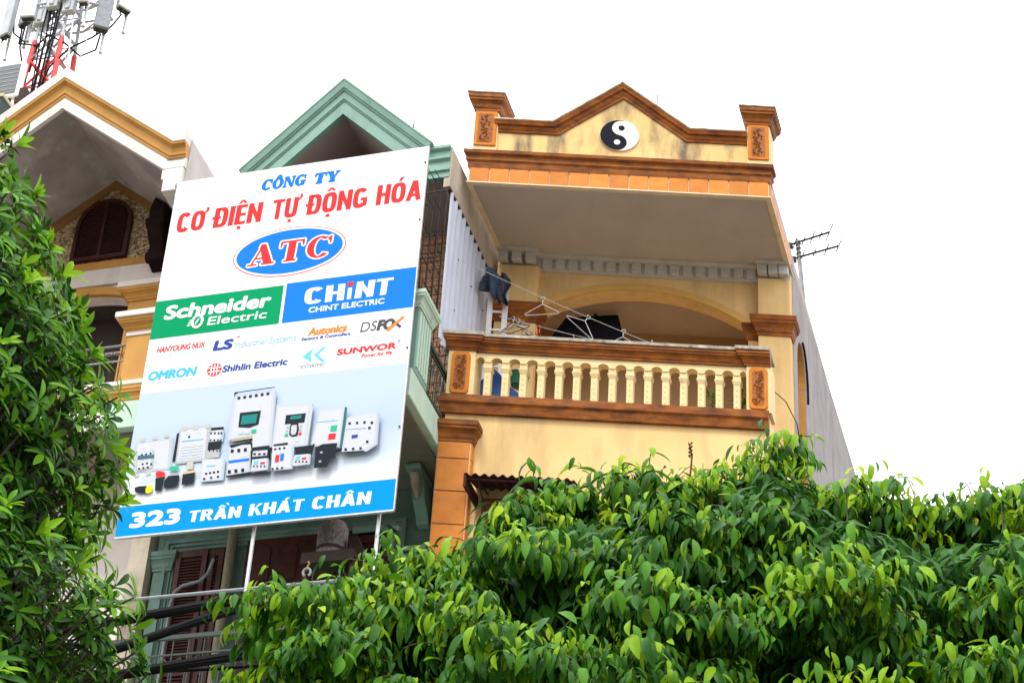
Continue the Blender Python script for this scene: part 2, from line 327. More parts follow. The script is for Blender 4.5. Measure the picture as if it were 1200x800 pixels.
# arcade plate above the balusters
N_B, U0B, DB = 15, .493, .2215
plate = [(.34, 17.11), (.34, 16.97)]
for k in range(N_B + 1):
    c = U0B + DB * (k - .5); lo, hi = (c - .072, c + .072)
    if k == 0: lo = max(lo, .345)
    if k == N_B: hi = min(hi, 3.715)
    plate += [(lo, 16.97)] + arc((lo + hi) / 2, 16.97, (hi - lo) / 2, .065, 180, 0, 8) + [(hi, 16.97)]
plate += [(3.72, 16.97), (3.72, 17.11)]
part('arcade_plate', MB().prism(plate, .03, .15, 'w'), MCRM, H, f)
bal = MB(); bal.box(-.05, .05, -.05, .05, 0, .035); bal.box(-.042, .042, -.042, .042, .035, .40)
bal.add([(-.042, -.042, .40), (.042, -.042, .40), (.042, .042, .40), (-.042, .042, .40), (-.058, -.058, .45), (.058, -.058, .45), (.058, .058, .45), (-.058, .058, .45)],
        [(0, 3, 2, 1), (4, 5, 6, 7), (0, 1, 5, 4), (1, 2, 6, 5), (2, 3, 7, 6), (3, 0, 4, 7)])
bal.box(-.058, .058, -.058, .058, .45, .475).box(-.048, .048, -.048, .048, .475, .55)
for z in (.09, .17, .25, .33, .51): bal.add([(0, -.053, z), (.016, -.042, z), (0, -.042, z + .024), (-.016, -.042, z), (0, -.042, z - .024)], [(0, 1, 2), (0, 2, 3), (0, 3, 4), (0, 4, 1)])
b0 = None
for k in range(N_B):
    at = (U0B + DB * k, .09, 16.43)
    b0 = part('baluster', bal, MCRM, H, f, at=at, bevel=.004) if b0 is None else (inst(b0, f, at, H), b0)[1]
# tiled corner pillar
part('pillar', B(.0, .40, -.10, .1, 0, 15.72), MGRT, H, f)
part('pillar_cap', MB().sweep([(.0, .1), (.0, -.10), (.40, -.10), (.40, .1)], cyma(15.70, 15.97, .095), 'uw'), MBRN, H, f)
tb = None
for k in range(7):
    z1 = 15.69 - (0 if k == 0 else .24 + (k - 1) * .455); z0 = 15.69 - (.24 + k * .455) + .014
    tl = part('pillar_tile', B(.008, .392, -.118, -.10, z0, z1), MTER, H, f, bevel=.005)
    part('pillar_tile', B(.40, .412, -.095, .015, z0, z1), MTER, H, f)
# awning and brown window below
aw = MB(); n_ = 120
for i in range(n_ + 1):
    u = .47 + 1.3 * i / n_; dz = .018 * math.sin(i * 2 * math.pi / 10)
    aw.v += [(u, -.50, 15.02 + dz), (u, .02, 15.13 + dz), (u, -.50, 15.034 + dz), (u, .02, 15.144 + dz)]
for i in range(n_): a = i * 4; aw.f += [(a, a + 4, a + 5, a + 1), (a + 2, a + 3, a + 7, a + 6), (a, a + 2, a + 6, a + 4)]; aw.m += [0, 0, 0]
part('awning', aw, MAWN, H, f)
part('awning_fascia', MB().box(.47, .50, -.50, .018, 14.86, 15.02).box(.5, 1.75, -.46, -.44, 14.98, 15.0), MAWN, H, f)
for u in (.62, 1.6): part('awning_bracket', MB().tube([(u, .0, 14.75), (u, -.42, 14.99), (u, .0, 15.05)], .012, 5), MIRN, H, f)
wf = part('window', MB().box(.56, .66, -.03, .03, 13.2, 14.98).box(1.6, 1.7, -.03, .03, 13.2, 14.98).box(.66, 1.6, -.03, .03, 14.88, 14.98), mat('brown_frame', (.20, .06, .02), None, 5, .5), H, f)
part('shutter', MB().box(.66, 1.6, .0, .019, 13.2, 14.88), MWOD, wf, f)
# roof canopy over the balcony
part('roof_slab', MB().box(.07, 4.03, .05, 1.90, 19.80, 20.25).box(0, 4.04, 1.9, 13, 19.6, 20.2), MSOF, H, f)
part('canopy_edge_strip', MB().sweep([(.055, 1.9), (.055, .0), (4.045, .0), (4.045, 1.9)], [(-.06, 19.775), (.012, 19.775), (.012, 19.795), (-.06, 19.795)], 'uw'), MGRT, H, f)
part('canopy_fascia', MB().box(.065, 4.035, .015, .06, 19.795, 20.06).box(4.0, 4.035, .06, 1.74, 19.795, 20.06), MGRT, H, f)
tw = (4.03 - .075) / 15
fk = None
for k in range(15):
    at = (.075 + tw * k + .007, .0, 19.805)
    fk = part('fascia_tile', B(0, tw - .014, 0, .016, 0, .225), MTER, H, f, at=at, bevel=.004) if fk is None else (inst(fk, f, at, H), fk)[1]
fs_ = None
for k in range(6):
    at = (4.035, .03 + k * .27, 19.805)
    fs_ = part('side_tile', B(0, .016, 0, .256, 0, .225), MTER, H, f, at=at, bevel=.004) if fs_ is None else (inst(fs_, f, at, H), fs_)[1]
cpth = [(.07, .5), (.07, .02), (4.03, .02), (4.03, .16)]
part('cornice', MB().sweep(cpth, [(-.05, 20.03), (.02, 20.03), (.025, 20.06), (.03, 20.12), (.05, 20.15), (.05, 20.17), (.035, 20.175), (.04, 20.22), (.075, 20.25), (.08, 20.3), (.0, 20.31), (-.05, 20.31)], 'uw'), MBRN, H, f)
# parapet with gable
g = [(.08, 20.3), (4.03, 20.3), (4.03, 20.74), (2.93, 20.74), (2.07, 21.46), (1.22, 20.74), (.08, 20.74)]
part('gable_wall', MB().prism(g, .07, .22, 'w'), MYELD, H, f)
gp = [(.36, 20.70), (1.21, 20.70), (2.07, 21.40), (2.93, 20.70), (3.75, 20.70)]
part('gable_moulding', MB().sweep(gp[::-1], [(-0.0, .08), (0.0, .05), (.03, .045), (.05, .03), (.09, .02), (.10, -.01), (.13, -.02), (.15, -.03), (.165, -.03), (.165, .24), (0, .24)], 'uz', 0), MBRN, H, f)
part('gable_coping', MB().sweep(gp[::-1], [(.165, -.035), (.185, -.035), (.19, .25), (.165, .25)], 'uz', 0), MCOP, H, f)
for a, b in ((.085, .40), (3.75, 4.05)):
    part('roof_pier', B(a, b, .02, .34, 20.3, 21.06), MCRM, H, f)
    sq = [(a, .34), (a, .02), (b, .02), (b, .34)]
    part('roof_pier_cap', MB().sweep(sq, cyma(21.02, 21.28, .09), 'uw', closed=True).box(a, b, .02, .34, 21.0, 21.275), MBRN, H, f)
    part('roof_pier_coping', MB().box(a - .1, b + .1, -.08, .44, 21.281, 21.302), MCOP, H, f)
    m_ = (a + b) / 2; hw = (b - a) / 2 - .01
    fp = part('relief_panel', MB().prism([(m_ - hw, 20.42), (m_ + hw, 20.42), (m_ + hw, 21.015), (m_ - hw, 21.015)], .0, .021, 'w'), bpy.data.materials['orange_panel'], H, f, bevel=.008)
    part('relief_ground', MB().prism([(m_ - hw + .05, 20.47), (m_ + hw - .05, 20.47), (m_ + hw - .05, 20.965), (m_ - hw + .05, 20.965)], -.004, .001, 'w'), MREL, fp, f)
    rl = MB(); rg = random.Random(9)
    for k in range(30):
        x = m_ + rg.uniform(-.06, .06); z = 20.50 + k * .0148; r = rg.uniform(.01, .02)
        rl.tube([(x + r * math.cos(q), -.008, z + r * math.sin(q)) for q in (0, 1.3, 2.5, 3.8, 5.0)], .006, 4)
    part('relief', rl, MREL, fp, f)
# round black and white emblem
ec, ez, er = 2.03, 20.745, .262
em = part('emblem', MB().prism(arc(ec, ez, er, er, 0, 360, 48)[:-1], .045, .071, 'w'), MWHT, H, f)
dark = arc(ec, ez, er - .004, er - .004, 78, 258, 30) + arc(ec - .0 + .027 * -1, ez - er / 2 + .006, er / 2 - .002, er / 2 - .002, 258, 438, 16)[0:]
th = R_(78)
top = Vector((ec + (er - .004) * math.cos(th), ez + (er - .004) * math.sin(th))); bot = Vector((2 * ec - top.x, 2 * ez - top.y))
cen = Vector((ec, ez)); cb = (bot + cen) / 2; ct = (top + cen) / 2; rs = (er - .004) / 2
dark = arc(ec, ez, er - .004, er - .004, 78, 258, 30) + arc(cb.x, cb.y, rs, rs, 258, 438, 16)[1:] + arc(ct.x, ct.y, rs, rs, 258, 78, 16)[1:-1]
part('dark_half', MB().prism(dark, .040, .046, 'w'), MBLK, em, f)
part('dark_dot', MB().prism(arc(ct.x, ct.y, .042, .042, 0, 360, 18)[:-1], .038, .044, 'w'), MBLK, em, f)
part('white_dot', MB().prism(arc(cb.x, cb.y, .042, .042, 0, 360, 18)[:-1], .036, .041, 'w'), MWHT, em, f)
part('lightning_rod', MB().tube([(2.4, .6, 20.2), (2.4, .6, 21.95)], .008, 5), MIRN, H, f)
# dentil course
dn = None
for k in range(22):
    u = .64 + k * .175
    if u > 3.58: break
    at = (u, 1.64, 19.615); dn = part('dentil', B(0, .128, 0, .09, 0, .15), MDEN, H, f, at=at, bevel=.004) if dn is None else (inst(dn, f, at, H), dn)[1]
for u in (.06, .25, .44, 3.61, 3.76, 3.90): inst(dn, f, (u, 1.50, 19.615), H)
part('dentil_band', MB().box(.04, 4.03, 1.55, 1.76, 19.765, 19.81).box(.04, .62, 1.42, 1.56, 19.766, 19.80).box(3.59, 4.03, 1.42, 1.56, 19.766, 19.80).box(.04, 4.03, 1.68, 1.76, 19.585, 19.766), MDEN, H, f)

# ================================================================== GREEN HOUSE (middle)
Hg = thing('green_townhouse', 'green townhouse with steep gable and dark red shutters, mostly hidden behind the big billboard', 'house', FG, (-2, 1, 0))
f = FG
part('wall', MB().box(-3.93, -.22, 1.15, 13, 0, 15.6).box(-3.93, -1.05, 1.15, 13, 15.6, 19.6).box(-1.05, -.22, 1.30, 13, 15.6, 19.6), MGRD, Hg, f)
part('party_wall', MB().box(-.22, -.06, 1.17, 13, 0, 19.6), MBST, Hg, f)
# roof with gable canopy
roof = [(-3.93, 19.6), (-.02, 19.6), (-.02, 20.05), (-.30, 20.12), (-.34, 20.16), (-1.613, 21.42), (-2.90, 20.16), (-2.95, 20.12), (-3.93, 20.05)]
part('roof', MB().prism([(-3.93, 19.6), (-.09, 19.6), (-.09, 20.0), (-3.93, 20.0)], .05, 1.6, 'w').box(-3.93, -.09, 1.6, 13, 19.6, 20.0), MGBR, Hg, f)
gi = [(-.84, 20.14), (-1.613, 20.93), (-2.39, 20.14)]
part('gable_soffit', MB().prism([(-.34, 20.16), (-1.613, 21.43), (-2.89, 20.16), (-2.39, 20.14), (-1.613, 20.93), (-.84, 20.14)], .06, 2.5, 'w').box(-2.5, -.7, 1.2, 1.3, 20.0, 20.99), MGBR, Hg, f)
tri = [(-.24, 20.10), (-1.613, 21.47), (-2.99, 20.10)]
part('gable_trim', MB().sweep(tri, [(-.39, .07), (-.39, -.02), (-.24, -.02), (-.235, -.035), (-.22, -.035), (-.215, -.05), (-.13, -.06), (-.125, -.08), (-.11, -.08), (-.10, -.10), (-.03, -.12), (-.02, -.13), (0, -.13), (0, .07)], 'uz', 0), MGRN, Hg, f)
part('eave_fascia', MB().sweep([(-3.93, .0), (-.012, .0)], [(-.09, 19.58), (.0, 19.58), (.0, 19.66), (.03, 19.68), (.03, 19.71), (.0, 19.73), (.0, 19.84), (.04, 19.87), (.04, 19.9), (.015, 19.92), (.015, 20.0), (.06, 20.03), (.06, 20.075), (-.09, 20.075)], 'uw'), MGRN, Hg, f)
part('parapet_side', MB().box(-.085, .0, .01, 2.6, 19.42, 20.08), MSTN, Hg, f, bevel=.004)
part('side_flashing', MB().box(-.03, .012, .02, 2.2, 19.38, 19.425), MIRN, Hg, f)
# brick wall at the back of the upper balcony
part('brick_backing', B(-1.05, -.22, 1.16, 1.298, 15.95, 19.6), MMOR, Hg, f)
bk = None
for r in range(46):
    z = 16.03 + r * .077
    for k in range(-1, 5):
        u = -1.02 + k * .158 + (.079 if r % 2 else 0)
        if u < -1.05 or u + .148 > -.20 or z > 19.55: continue
        at = (u, 1.148 + rng.uniform(-.004, .004), z)
        bk = part('brick', B(0, .146, 0, .05, 0, .066), MBRK, Hg, f, at=at) if bk is None else (inst(bk, f, at, Hg), bk)[1]
# upper balcony slab, pier with fluted sides, rail
part('balcony_slab', MB().box(-3.93, .05, -.86, 1.15, 15.63, 16.02), MGRL, Hg, f, bevel=.01)
part('balcony_soffit', MB().box(-3.9, -.05, -.75, 1.14, 15.60, 15.63), mat('soffit_green_grey', (.22, .21, .17), None, 3, .9), Hg, f)
pr = part('balcony_pier', MB().box(-.2, .055, -.80, -.30, 16.02, 16.98), MGRN, Hg, f, bevel=.006)
fl = None
for k in range(5):
    at = (.055, -.76 + k * .088, 16.10); fl = part('flute', B(0, .012, 0, .055, 0, .80), MGRL, pr, f, at=at) if fl is None else (inst(fl, f, at, pr), fl)[1]
part('pier_cap', MB().sweep([(-.2, -.3), (-.2, -.80), (.055, -.80), (.055, -.30)], cyma(16.93, 17.14, .085), 'uw', closed=True).box(-.2, .055, -.8, -.3, 16.9, 17.13), MGRL, Hg, f)
rl_ = part('balcony_rail', MB().box(-.02, .04, -.30, 1.14, 16.74, 16.80).box(0, .02, -.3, 1.14, 16.70, 16.74).box(0, .02, -.3, 1.14, 16.10, 16.125), MIRG, Hg, f)
for k in range(10):
    w = -.22 + k * .14
    part('rail_scroll', MB().tube([(.01, w, 16.02), (.01, w, 16.45), (.01, w + .04, 16.6), (.01, w + .09, 16.62), (.01, w + .10, 16.52), (.01, w + .06, 16.5)], .008, 5).tube([(.01, w + .07, 16.1), (.01, w + .07, 16.7)], .006, 4), MIRG, rl_, f)
# iron security grille across the upper balcony opening
gr = part('security_grille', MB().box(-1.3, -.01, .015, .03, 19.36, 19.385).box(-1.3, -.01, .015, .03, 17.2, 17.225).box(-1.3, -.01, .015, .03, 18.3, 18.32), MIRN, Hg, f)
gb = None
for k in range(15):
    at = (-1.28 + k * .09, .022, 17.15); gb = part('bar', MB().tube([(0, 0, 0), (0, 0, 2.62)], .0075, 5), MIRN, gr, f, at=at) if gb is None else (inst(gb, f, at, gr), gb)[1]
sp_ = None
for zz in (17.4, 17.85, 18.3, 18.75, 19.2, 19.62):
    for k in range(4):
        at = (-.37 + k * .1 - (.04 if zz < 19 else .02), .02, zz - k * .05)
        sp_ = part('spike', MB().tube([(0, 0, 0), (-.075, -.17, .13)], [.008, .004], 5), MIRN, gr, f, at=at) if sp_ is None else (inst(sp_, f, at, gr), sp_)[1]
g2 = part('lattice', MB().box(-.62, -.08, .98, .99, 16.05, 16.07), MIRN, Hg, f)
b1 = b2 = b3 = None
for k in range(7):
    at = (-.66 + k * .092, .985, 16.0); b1 = part('bar', MB().tube([(0, 0, 0), (0, 0, 3.5)], .007, 4), MIRN, g2, f, at=at) if b1 is None else (inst(b1, f, at, g2), b1)[1]
for k in range(25):
    at = (-.66, .978, 16.05 + k * .14); b2 = part('cross_bar', MB().tube([(0, 0, 0), (.56, 0, 0)], .006, 4), MIRN, g2, f, at=at) if b2 is None else (inst(b2, f, at, g2), b2)[1]
for r in range(10):
    for k in range(3):
        at = (-.50 + k * .12, .97, 16.3 + r * .31 - k * .03); b3 = part('spike', MB().tube([(0, 0, 0), (-.05, -.09, .1)], [.008, .005], 4), MIRN, g2, f, at=at) if b3 is None else (inst(b3, f, at, g2), b3)[1]
for u, z0, z1 in ((.0, 17.12, 17.95), (.035, 17.12, 17.6), (-.06, 17.12, 18.2), (.0, 16.5, 16.5)):
    if z1 > z0: part('spike_rod', MB().tube([(u, -.72, z0), (u - .02, -.73, z1)], [.008, .004], 5), MIRN, Hg, f)
part('corner_scroll', MB().tube([(.04, .9, 15.95), (.06, .9, 15.85), (.1, .88, 15.8), (.12, .86, 15.88), (.08, .85, 15.93), (.05, .88, 15.88)], .016, 5).tube([(.04, .8, 16.0), (.07, .8, 16.2), (.1, .78, 16.12), (.07, .78, 16.05)], .014, 5), MIRN, Hg, f)
# corbel under the slab and stepped mouldings round the doors
cb_ = [(1.15, 15.6), (.55, 15.6), (.55, 15.53), (.62, 15.5), (.72, 15.46), (.80, 15.36), (.84, 15.24), (.95, 15.16), (1.02, 15.10), (1.05, 15.02), (1.15, 15.0)]
part('corbel', MB().prism(cb_, -.42, -.26, 'u').box(-.44, -.24, .52, 1.15, 15.52, 15.58), MGRN, Hg, f, bevel=.008)
part('corbel_leaf', MB().tube([(-.34, .60, 15.50), (-.34, .68, 15.40), (-.34, .76, 15.34), (-.34, .80, 15.24)], [.05, .06, .05, .02], 7), MSTN, Hg, f)
for k, dz in enumerate((0, .06, .12)):
    o_ = .05 * k
    part('door_moulding', MB().sweep([(-3.63 - o_, 12.4), (-3.63 - o_, 15.0 + o_), (-.70 + o_, 15.0 + o_), (-.70 + o_, 12.4)],
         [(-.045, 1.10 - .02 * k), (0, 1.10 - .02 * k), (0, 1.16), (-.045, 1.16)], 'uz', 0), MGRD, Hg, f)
part('step_moulding', MB().sweep([(-1.25, 15.12), (-.78, 15.12), (-.62, 14.98), (-.62, 14.72), (-.28, 14.72)], [(-.03, 1.08), (.03, 1.08), (.03, 1.16), (-.03, 1.16)], 'uz', 0), MGRL, Hg, f)
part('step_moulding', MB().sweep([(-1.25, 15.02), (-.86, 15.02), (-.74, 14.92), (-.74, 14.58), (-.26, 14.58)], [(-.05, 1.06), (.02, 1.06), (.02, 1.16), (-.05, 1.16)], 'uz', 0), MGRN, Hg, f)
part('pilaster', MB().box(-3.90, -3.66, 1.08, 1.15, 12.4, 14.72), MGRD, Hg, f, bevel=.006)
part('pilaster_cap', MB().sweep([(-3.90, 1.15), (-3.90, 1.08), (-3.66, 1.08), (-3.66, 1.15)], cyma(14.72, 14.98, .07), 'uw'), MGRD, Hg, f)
def shutter(u0, u1, z0, z1, w):
    s = part('shutter', MB().box(u0, u0 + .07, w - .04, w, z0, z1).box(u1 - .07, u1, w - .04, w, z0, z1).box(u0 + .07, u1 - .07, w - .038, w, z1 - .1, z1).box(u0 + .07, u1 - .07, w - .038, w, z0, z0 + .1)
             .box(u0 + .07, u1 - .07, w - .038, w, (z0 + z1) / 2 - .12, (z0 + z1) / 2 - .02).box(u0 + .07, u1 - .07, w - .008, w, z0 + .1, z1 - .1), MWOD, Hg, f, bevel=.003)
    sm = None; z = z0 + .12
    while z < z1 - .14:
        if not ((z0 + z1) / 2 - .15 < z < (z0 + z1) / 2 - .02):
            at = (u0 + .072, w - .034, z)
            sl_ = MB().add([(0, 0, 0), (u1 - u0 - .144, 0, 0), (u1 - u0 - .144, .024, .028), (0, .024, .028), (0, 0, .008), (u1 - u0 - .144, 0, .008), (u1 - u0 - .144, .024, .036), (0, .024, .036)],
                           [(0, 3, 2, 1), (4, 5, 6, 7), (0, 1, 5, 4), (1, 2, 6, 5), (2, 3, 7, 6), (3, 0, 4, 7)])
            sm = part('slat', sl_, MWOD, s, f, at=at) if sm is None else (inst(sm, f, at, s), sm)[1]
        z += .042
    return s
shutter(-3.60, -3.17, 11.72, 14.98, 1.10); shutter(-3.15, -2.96, 11.72, 14.98, 1.13)
shutter(-1.18, -.74, 11.72, 14.95, 1.10)
dm = part('door', MB().box(-2.66, -1.2, 1.09, 1.15, 12.4, 15.1), MWOD, Hg, f)
for u in (-2.6, -2.24, -1.9, -1.55):
    for z0, z1 in ((14.45, 14.95), (13.75, 14.35), (12.7, 13.6)):
        part('panel', MB().prism([(u, z0), (u + .28, z0), (u + .28, z1 - .06), (u + .22, z1), (u + .06, z1), (u, z1 - .06)], 1.072, 1.092, 'w'), MWOD, dm, f, bevel=.008)
part('wall_column', MB().tube([(-2.86, 1.06, 12.4), (-2.86, 1.06, 15.2)], .06, 12), MTAN, Hg, f, smooth=True)
part('drainpipe', MB().tube([(-.20, 1.08, 8), (-.20, 1.08, 15.6)], .045, 8), MBST, Hg, f, smooth=True)
part('curved_pipe', MB().tube([(-3.55, 1.0, 12.4), (-3.55, 1.0, 14.2), (-3.52, 1.0, 14.36), (-3.42, 1.0, 14.44), (-3.2, 1.0, 14.48), (-3.1, 1.0, 14.58), (-3.05, 1.0, 14.78)], .022, 7), MSTL, Hg, f, smooth=True)
# lower balcony with rail
part('balcony_slab', MB().box(-3.9, -.05, -.95, 1.15, 11.4, 11.7), MGRL, Hg, f, bevel=.01)
lr = part('balcony_rail', MB().tube([(-3.9, -.9, 13.22), (-.1, -.9, 13.22)], .022, 8), MSTL, Hg, f)
part('lower_rail', MB().box(-3.9, -.1, -.92, -.88, 12.66, 12.71).box(-3.9, -.1, -.91, -.89, 12.46, 12.48), MIRG, lr, f)
sc = None
for k in range(20):
    at = (-3.8 + k * .19, -.9, 12.0)
    q = MB().tube([(0, 0, -.3), (0, 0, .66)], .009, 5).tube([(.03, 0, .0), (.03, 0, .30), (.06, 0, .40), (.11, 0, .42), (.15, 0, .36), (.13, 0, .3), (.09, 0, .32)], .008, 5)
    sc = part('rail_scroll', q, MIRG, lr, f, at=at) if sc is None else (inst(sc, f, at, lr), sc)[1]
part('ground_shutter', B(-3.6, -.5, 1.1, 1.149, .15, 2.9), MSTL, Hg, f)
part('lightning_rod', MB().tube([(-1.75, 3, 20), (-1.75, 3, 23.3)], .012, 5), MIRN, Hg, f)
part('rod_band', MB().tube([(-1.75, 3, 22.75), (-1.75, 3, 23.05)], .03, 6), MRED, Hg, f)

# corrugated sheet between the two houses
cs = MB(); n_ = 96
for i in range(n_ + 1):
    w = -.28 + 1.86 * i / n_; d = .022 * math.sin(i * 2 * math.pi / 9.6)
    cs.v += [(-.045 + d, w, 17.10), (-.045 + d, w, 19.40), (-.051 + d, w, 17.10), (-.051 + d, w, 19.40)]
for i in range(n_): a = i * 4; cs.f += [(a, a + 4, a + 5, a + 1), (a + 2, a + 3, a + 7, a + 6)]; cs.m += [0, 0]
cs.f += [(0, 1, 3, 2), (n_ * 4, n_ * 4 + 2, n_ * 4 + 3, n_ * 4 + 1)]; cs.m += [0, 0]
me_o = solo('corrugated_sheet', 'pale lavender corrugated plastic sheet closing the gap left of the yellow house balcony', 'plastic sheet', MB(), MSHT, FR, (0, 0, 0)) if False else None
shr = thing('corrugated_sheet', 'pale lavender corrugated plastic sheet closing the left side of the yellow house balcony', 'plastic sheet', FR, (-.05, .6, 17.1))
part('sheet', cs, MSHT, shr, FR, smooth=True)
for z in (17.8, 18.6): 
    for w in (.15, .75, 1.3): part('bolt', MB().lathe([(.012, 0), (.012, .01)], (0, 0), 6), MIRN, shr, FR, at=(-.022, w, z))

# ================================================================== LEFT HOUSE
Hl = thing('white_townhouse', 'off-white townhouse with ochre moulded gable, pebble-dashed attic wall and arched louvre window, at far left', 'house', FG, (-6, 1, 0))
f = FG
part('wall', MB().box(-8.1, -3.96, 2.0, 13, 0, 17.3).box(-8.1, -3.96, 2.6, 13, 17.3, 19.9), MLWH, Hl, f)
part('party_pillar', MB().box(-4.2, -3.945, .95, 2.0, 0, 16.8), MSTN, Hl, f)  # cream pillar in shade: the darker concrete colour carries that shade
# gable canopy: two sloping slabs
SL = (22.5 - 20.80) / 2.1
def slope(u): return 22.5 - abs(u + 5.97) * SL
ins = .53
part('gable_roof', MB().prism([(-3.88, slope(-3.88)), (-5.97, 22.48), (-8.06, slope(-8.06)), (-8.06, slope(-8.06) - .3), (-5.97, 21.96), (-4.16, slope(-4.16) - ins), (-3.88, slope(-3.88) - ins)], .06, 13, 'w'), MLSF, Hl, f)
gpth = [(-3.87, 20.93), (-4.0, 20.93), (-5.97, 22.5), (-7.94, 20.93), (-8.07, 20.93)]
part('gable_fascia', MB().sweep(gpth, [(-.52, .06), (-.52, -.01), (-.40, -.01), (-.40, .06)], 'uz', 0), MLWH, Hl, f)
part('gable_trim', MB().sweep(gpth, [(-.36, .06), (-.36, -.02), (-.33, -.025), (-.32, -.04), (-.28, -.045), (-.22, -.06), (-.19, -.09), (-.18, -.11), (-.145, -.12), (-.14, .06)], 'uz', 0), MORN, Hl, f)
part('gable_coping', MB().sweep(gpth, [(-.14, .06), (-.14, -.125), (0, -.125), (0.0, .06)], 'uz', 0), MLWH, Hl, f)
part('gable_inner_band', MB().sweep(gpth, [(-.40, .055), (-.40, -.005), (-.36, -.005), (-.36, .055)], 'uz', 0), MLWH, Hl, f)
part('side_beam', MB().box(-4.16, -3.885, -.005, 2.6, 20.02, 20.72).box(-4.2, -4.16, .0, 2.6, 20.24, 20.45), MLWH, Hl, f, bevel=.006)
part('side_parapet', MB().prism([(.07, 20.0), (13, 20.0), (13, 20.95), (.07, 20.95)], -3.884, -3.865, 'u'), MLSD, Hl, f)
# attic wall with arched louvre window
zw = lambda u: min(22.0 - abs(u + 5.97) * SL * 1.0, 23)
part('attic_wall', MB().prism([(-7.9, 20.05), (-4.16, 20.05), (-4.16, zw(-4.16)), (-5.97, 22.0), (-7.9, zw(-7.9))], 1.87, 2.1, 'w'), MPEB, Hl, f)
part('attic_trim', MB().sweep([(-4.2, zw(-4.2)), (-5.97, 21.99), (-7.9, zw(-7.9))], [(-.13, 1.84), (0.02, 1.84), (0.02, 1.89), (-.13, 1.89)], 'uz', 0), mat('dull_ochre', (.33, .17, .05), None, 4, .8), Hl, f)
part('attic_trim', MB().box(-7.9, -4.16, 1.82, 1.875, 20.31, 20.44), MORN, Hl, f, bevel=.006)
part('cream_band', MB().box(-7.9, -4.16, 1.835, 1.99, 20.02, 20.31), MLWH, Hl, f)
wc, hw_, wz0, wzs = -6.02, .40, 20.54, 21.14
outl = [(wc - hw_, wz0), (wc + hw_, wz0), (wc + hw_, wzs)] + arc(wc, wzs, hw_, .40, 0, 180, 16)[1:] 
inn = [(wc - hw_ + .06, wz0 + .06), (wc - hw_ + .06, wzs)] + arc(wc, wzs, hw_ - .06, .34, 180, 0, 16)[1:] + [(wc + hw_ - .06, wz0 + .06)]
wn = part('window', MB().prism(outl, 1.83, 1.875, 'w'), mat('black_brown_wood', (.022, .010, .009), None, 6, .7, spec=.1), Hl, f)
fr_ = MB().sweep([(wc - hw_, wz0), (wc - hw_, wzs)] + arc(wc, wzs, hw_, .40, 180, 0, 16)[1:] + [(wc + hw_, wz0)], [(-.05, 1.80), (.012, 1.80), (.012, 1.87), (-.05, 1.87)], 'uz', 0, closed=True)
part('frame', fr_, MWOD, wn, f)
part('frame', B(wc - .025, wc + .025, 1.805, 1.85, wz0, wzs + .38), MWOD, wn, f)
z = wz0 + .06
while z < wzs + .34:
    h_ = hw_ - .05 if z < wzs else math.sqrt(max(.0, 1 - ((z - wzs) / .40) ** 2)) * hw_ - .05
    if h_ > .06:
        for a, b in ((wc - h_, wc - .025), (wc + .025, wc + h_)):
            part('slat', MB().add([(a, 1.815, z), (b, 1.815, z), (b, 1.832, z + .03), (a, 1.832, z + .03), (a, 1.81, z + .004), (b, 1.81, z + .004), (b, 1.827, z + .034), (a, 1.827, z + .034)],
                                  [(0, 3, 2, 1), (4, 5, 6, 7), (0, 1, 5, 4), (1, 2, 6, 5), (2, 3, 7, 6), (3, 0, 4, 7)]), MWOD, wn, f)
    z += .046
# arched opening below
oc, orx, ors = -6.15, .92, 19.55
op = [(-7.9, 17.3), (oc - orx, 17.3)] + arc(oc, ors, orx, .30, 180, 0, 20) + [(oc + orx, 17.3), (-3.96, 17.3), (-3.96, 20.03), (-7.9, 20.03)]
part('arcade_wall', MB().prism(op, 1.88, 2.1, 'w'), MLWH, Hl, f)
ob = arc(oc, ors, orx + .13, .43, 180, 0, 20); oi = arc(oc, ors, orx - .003, .297, 180, 0, 20)
part('arch_trim', MB().prism(ob + oi[::-1], 1.81, 1.885, 'w'), MORN, Hl, f)
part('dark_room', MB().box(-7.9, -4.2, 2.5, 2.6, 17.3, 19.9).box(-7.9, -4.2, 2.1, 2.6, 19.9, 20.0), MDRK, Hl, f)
part('curtain_rail', B(-7.4, -4.9, 2.3, 2.34, 19.10, 19.14), MLSD, Hl, f)
part('arcade_pier', MB().box(-5.28, -4.7, 1.66, 1.88, 17.5, 19.56), MORN, Hl, f)
part('arcade_pier_cap', MB().sweep([(-5.28, 1.88), (-5.28, 1.66), (-4.7, 1.66)], cyma(19.50, 19.68, .13), 'uw'), MORN, Hl, f)
part('arcade_pier_slab', MB().box(-5.43, -4.7, 1.51, 1.88, 19.68, 19.77), MLWH, Hl, f, bevel=.006)
pl_ = part('balcony_pier', MB().box(-4.785, -4.2, .92, 1.25, 17.5, 18.42), MORN, Hl, f, bevel=.008)
part('pier_neck', MB().box(-4.80, -4.2, .905, 1.26, 18.34, 18.40), MLWH, pl_, f)
part('balcony_pier_cap', MB().sweep([(-4.785, 1.25), (-4.785, .92), (-4.2, .92)], cyma(18.40, 18.58, .12), 'uw'), MORN, Hl, f)
part('balcony_pier_slab', MB().box(-4.95, -4.2, .77, 1.4, 18.58, 18.67), MLWH, Hl, f, bevel=.006)
part('balcony_slab', MB().box(-7.9, -4.0, .86, 2.5, 16.83, 17.20).box(-7.95, -4.0, .78, 2.5, 17.45, 17.52), MLWH, Hl, f, bevel=.005)
part('balcony_trim', MB().sweep([(-7.9, .86), (-4.0, .86)], cyma(17.19, 17.45, .07), 'uw'), MORN, Hl, f)
part('balcony_soffit', B(-7.88, -4.0, .88, 2.5, 16.80, 16.83), MGBR, Hl, f)
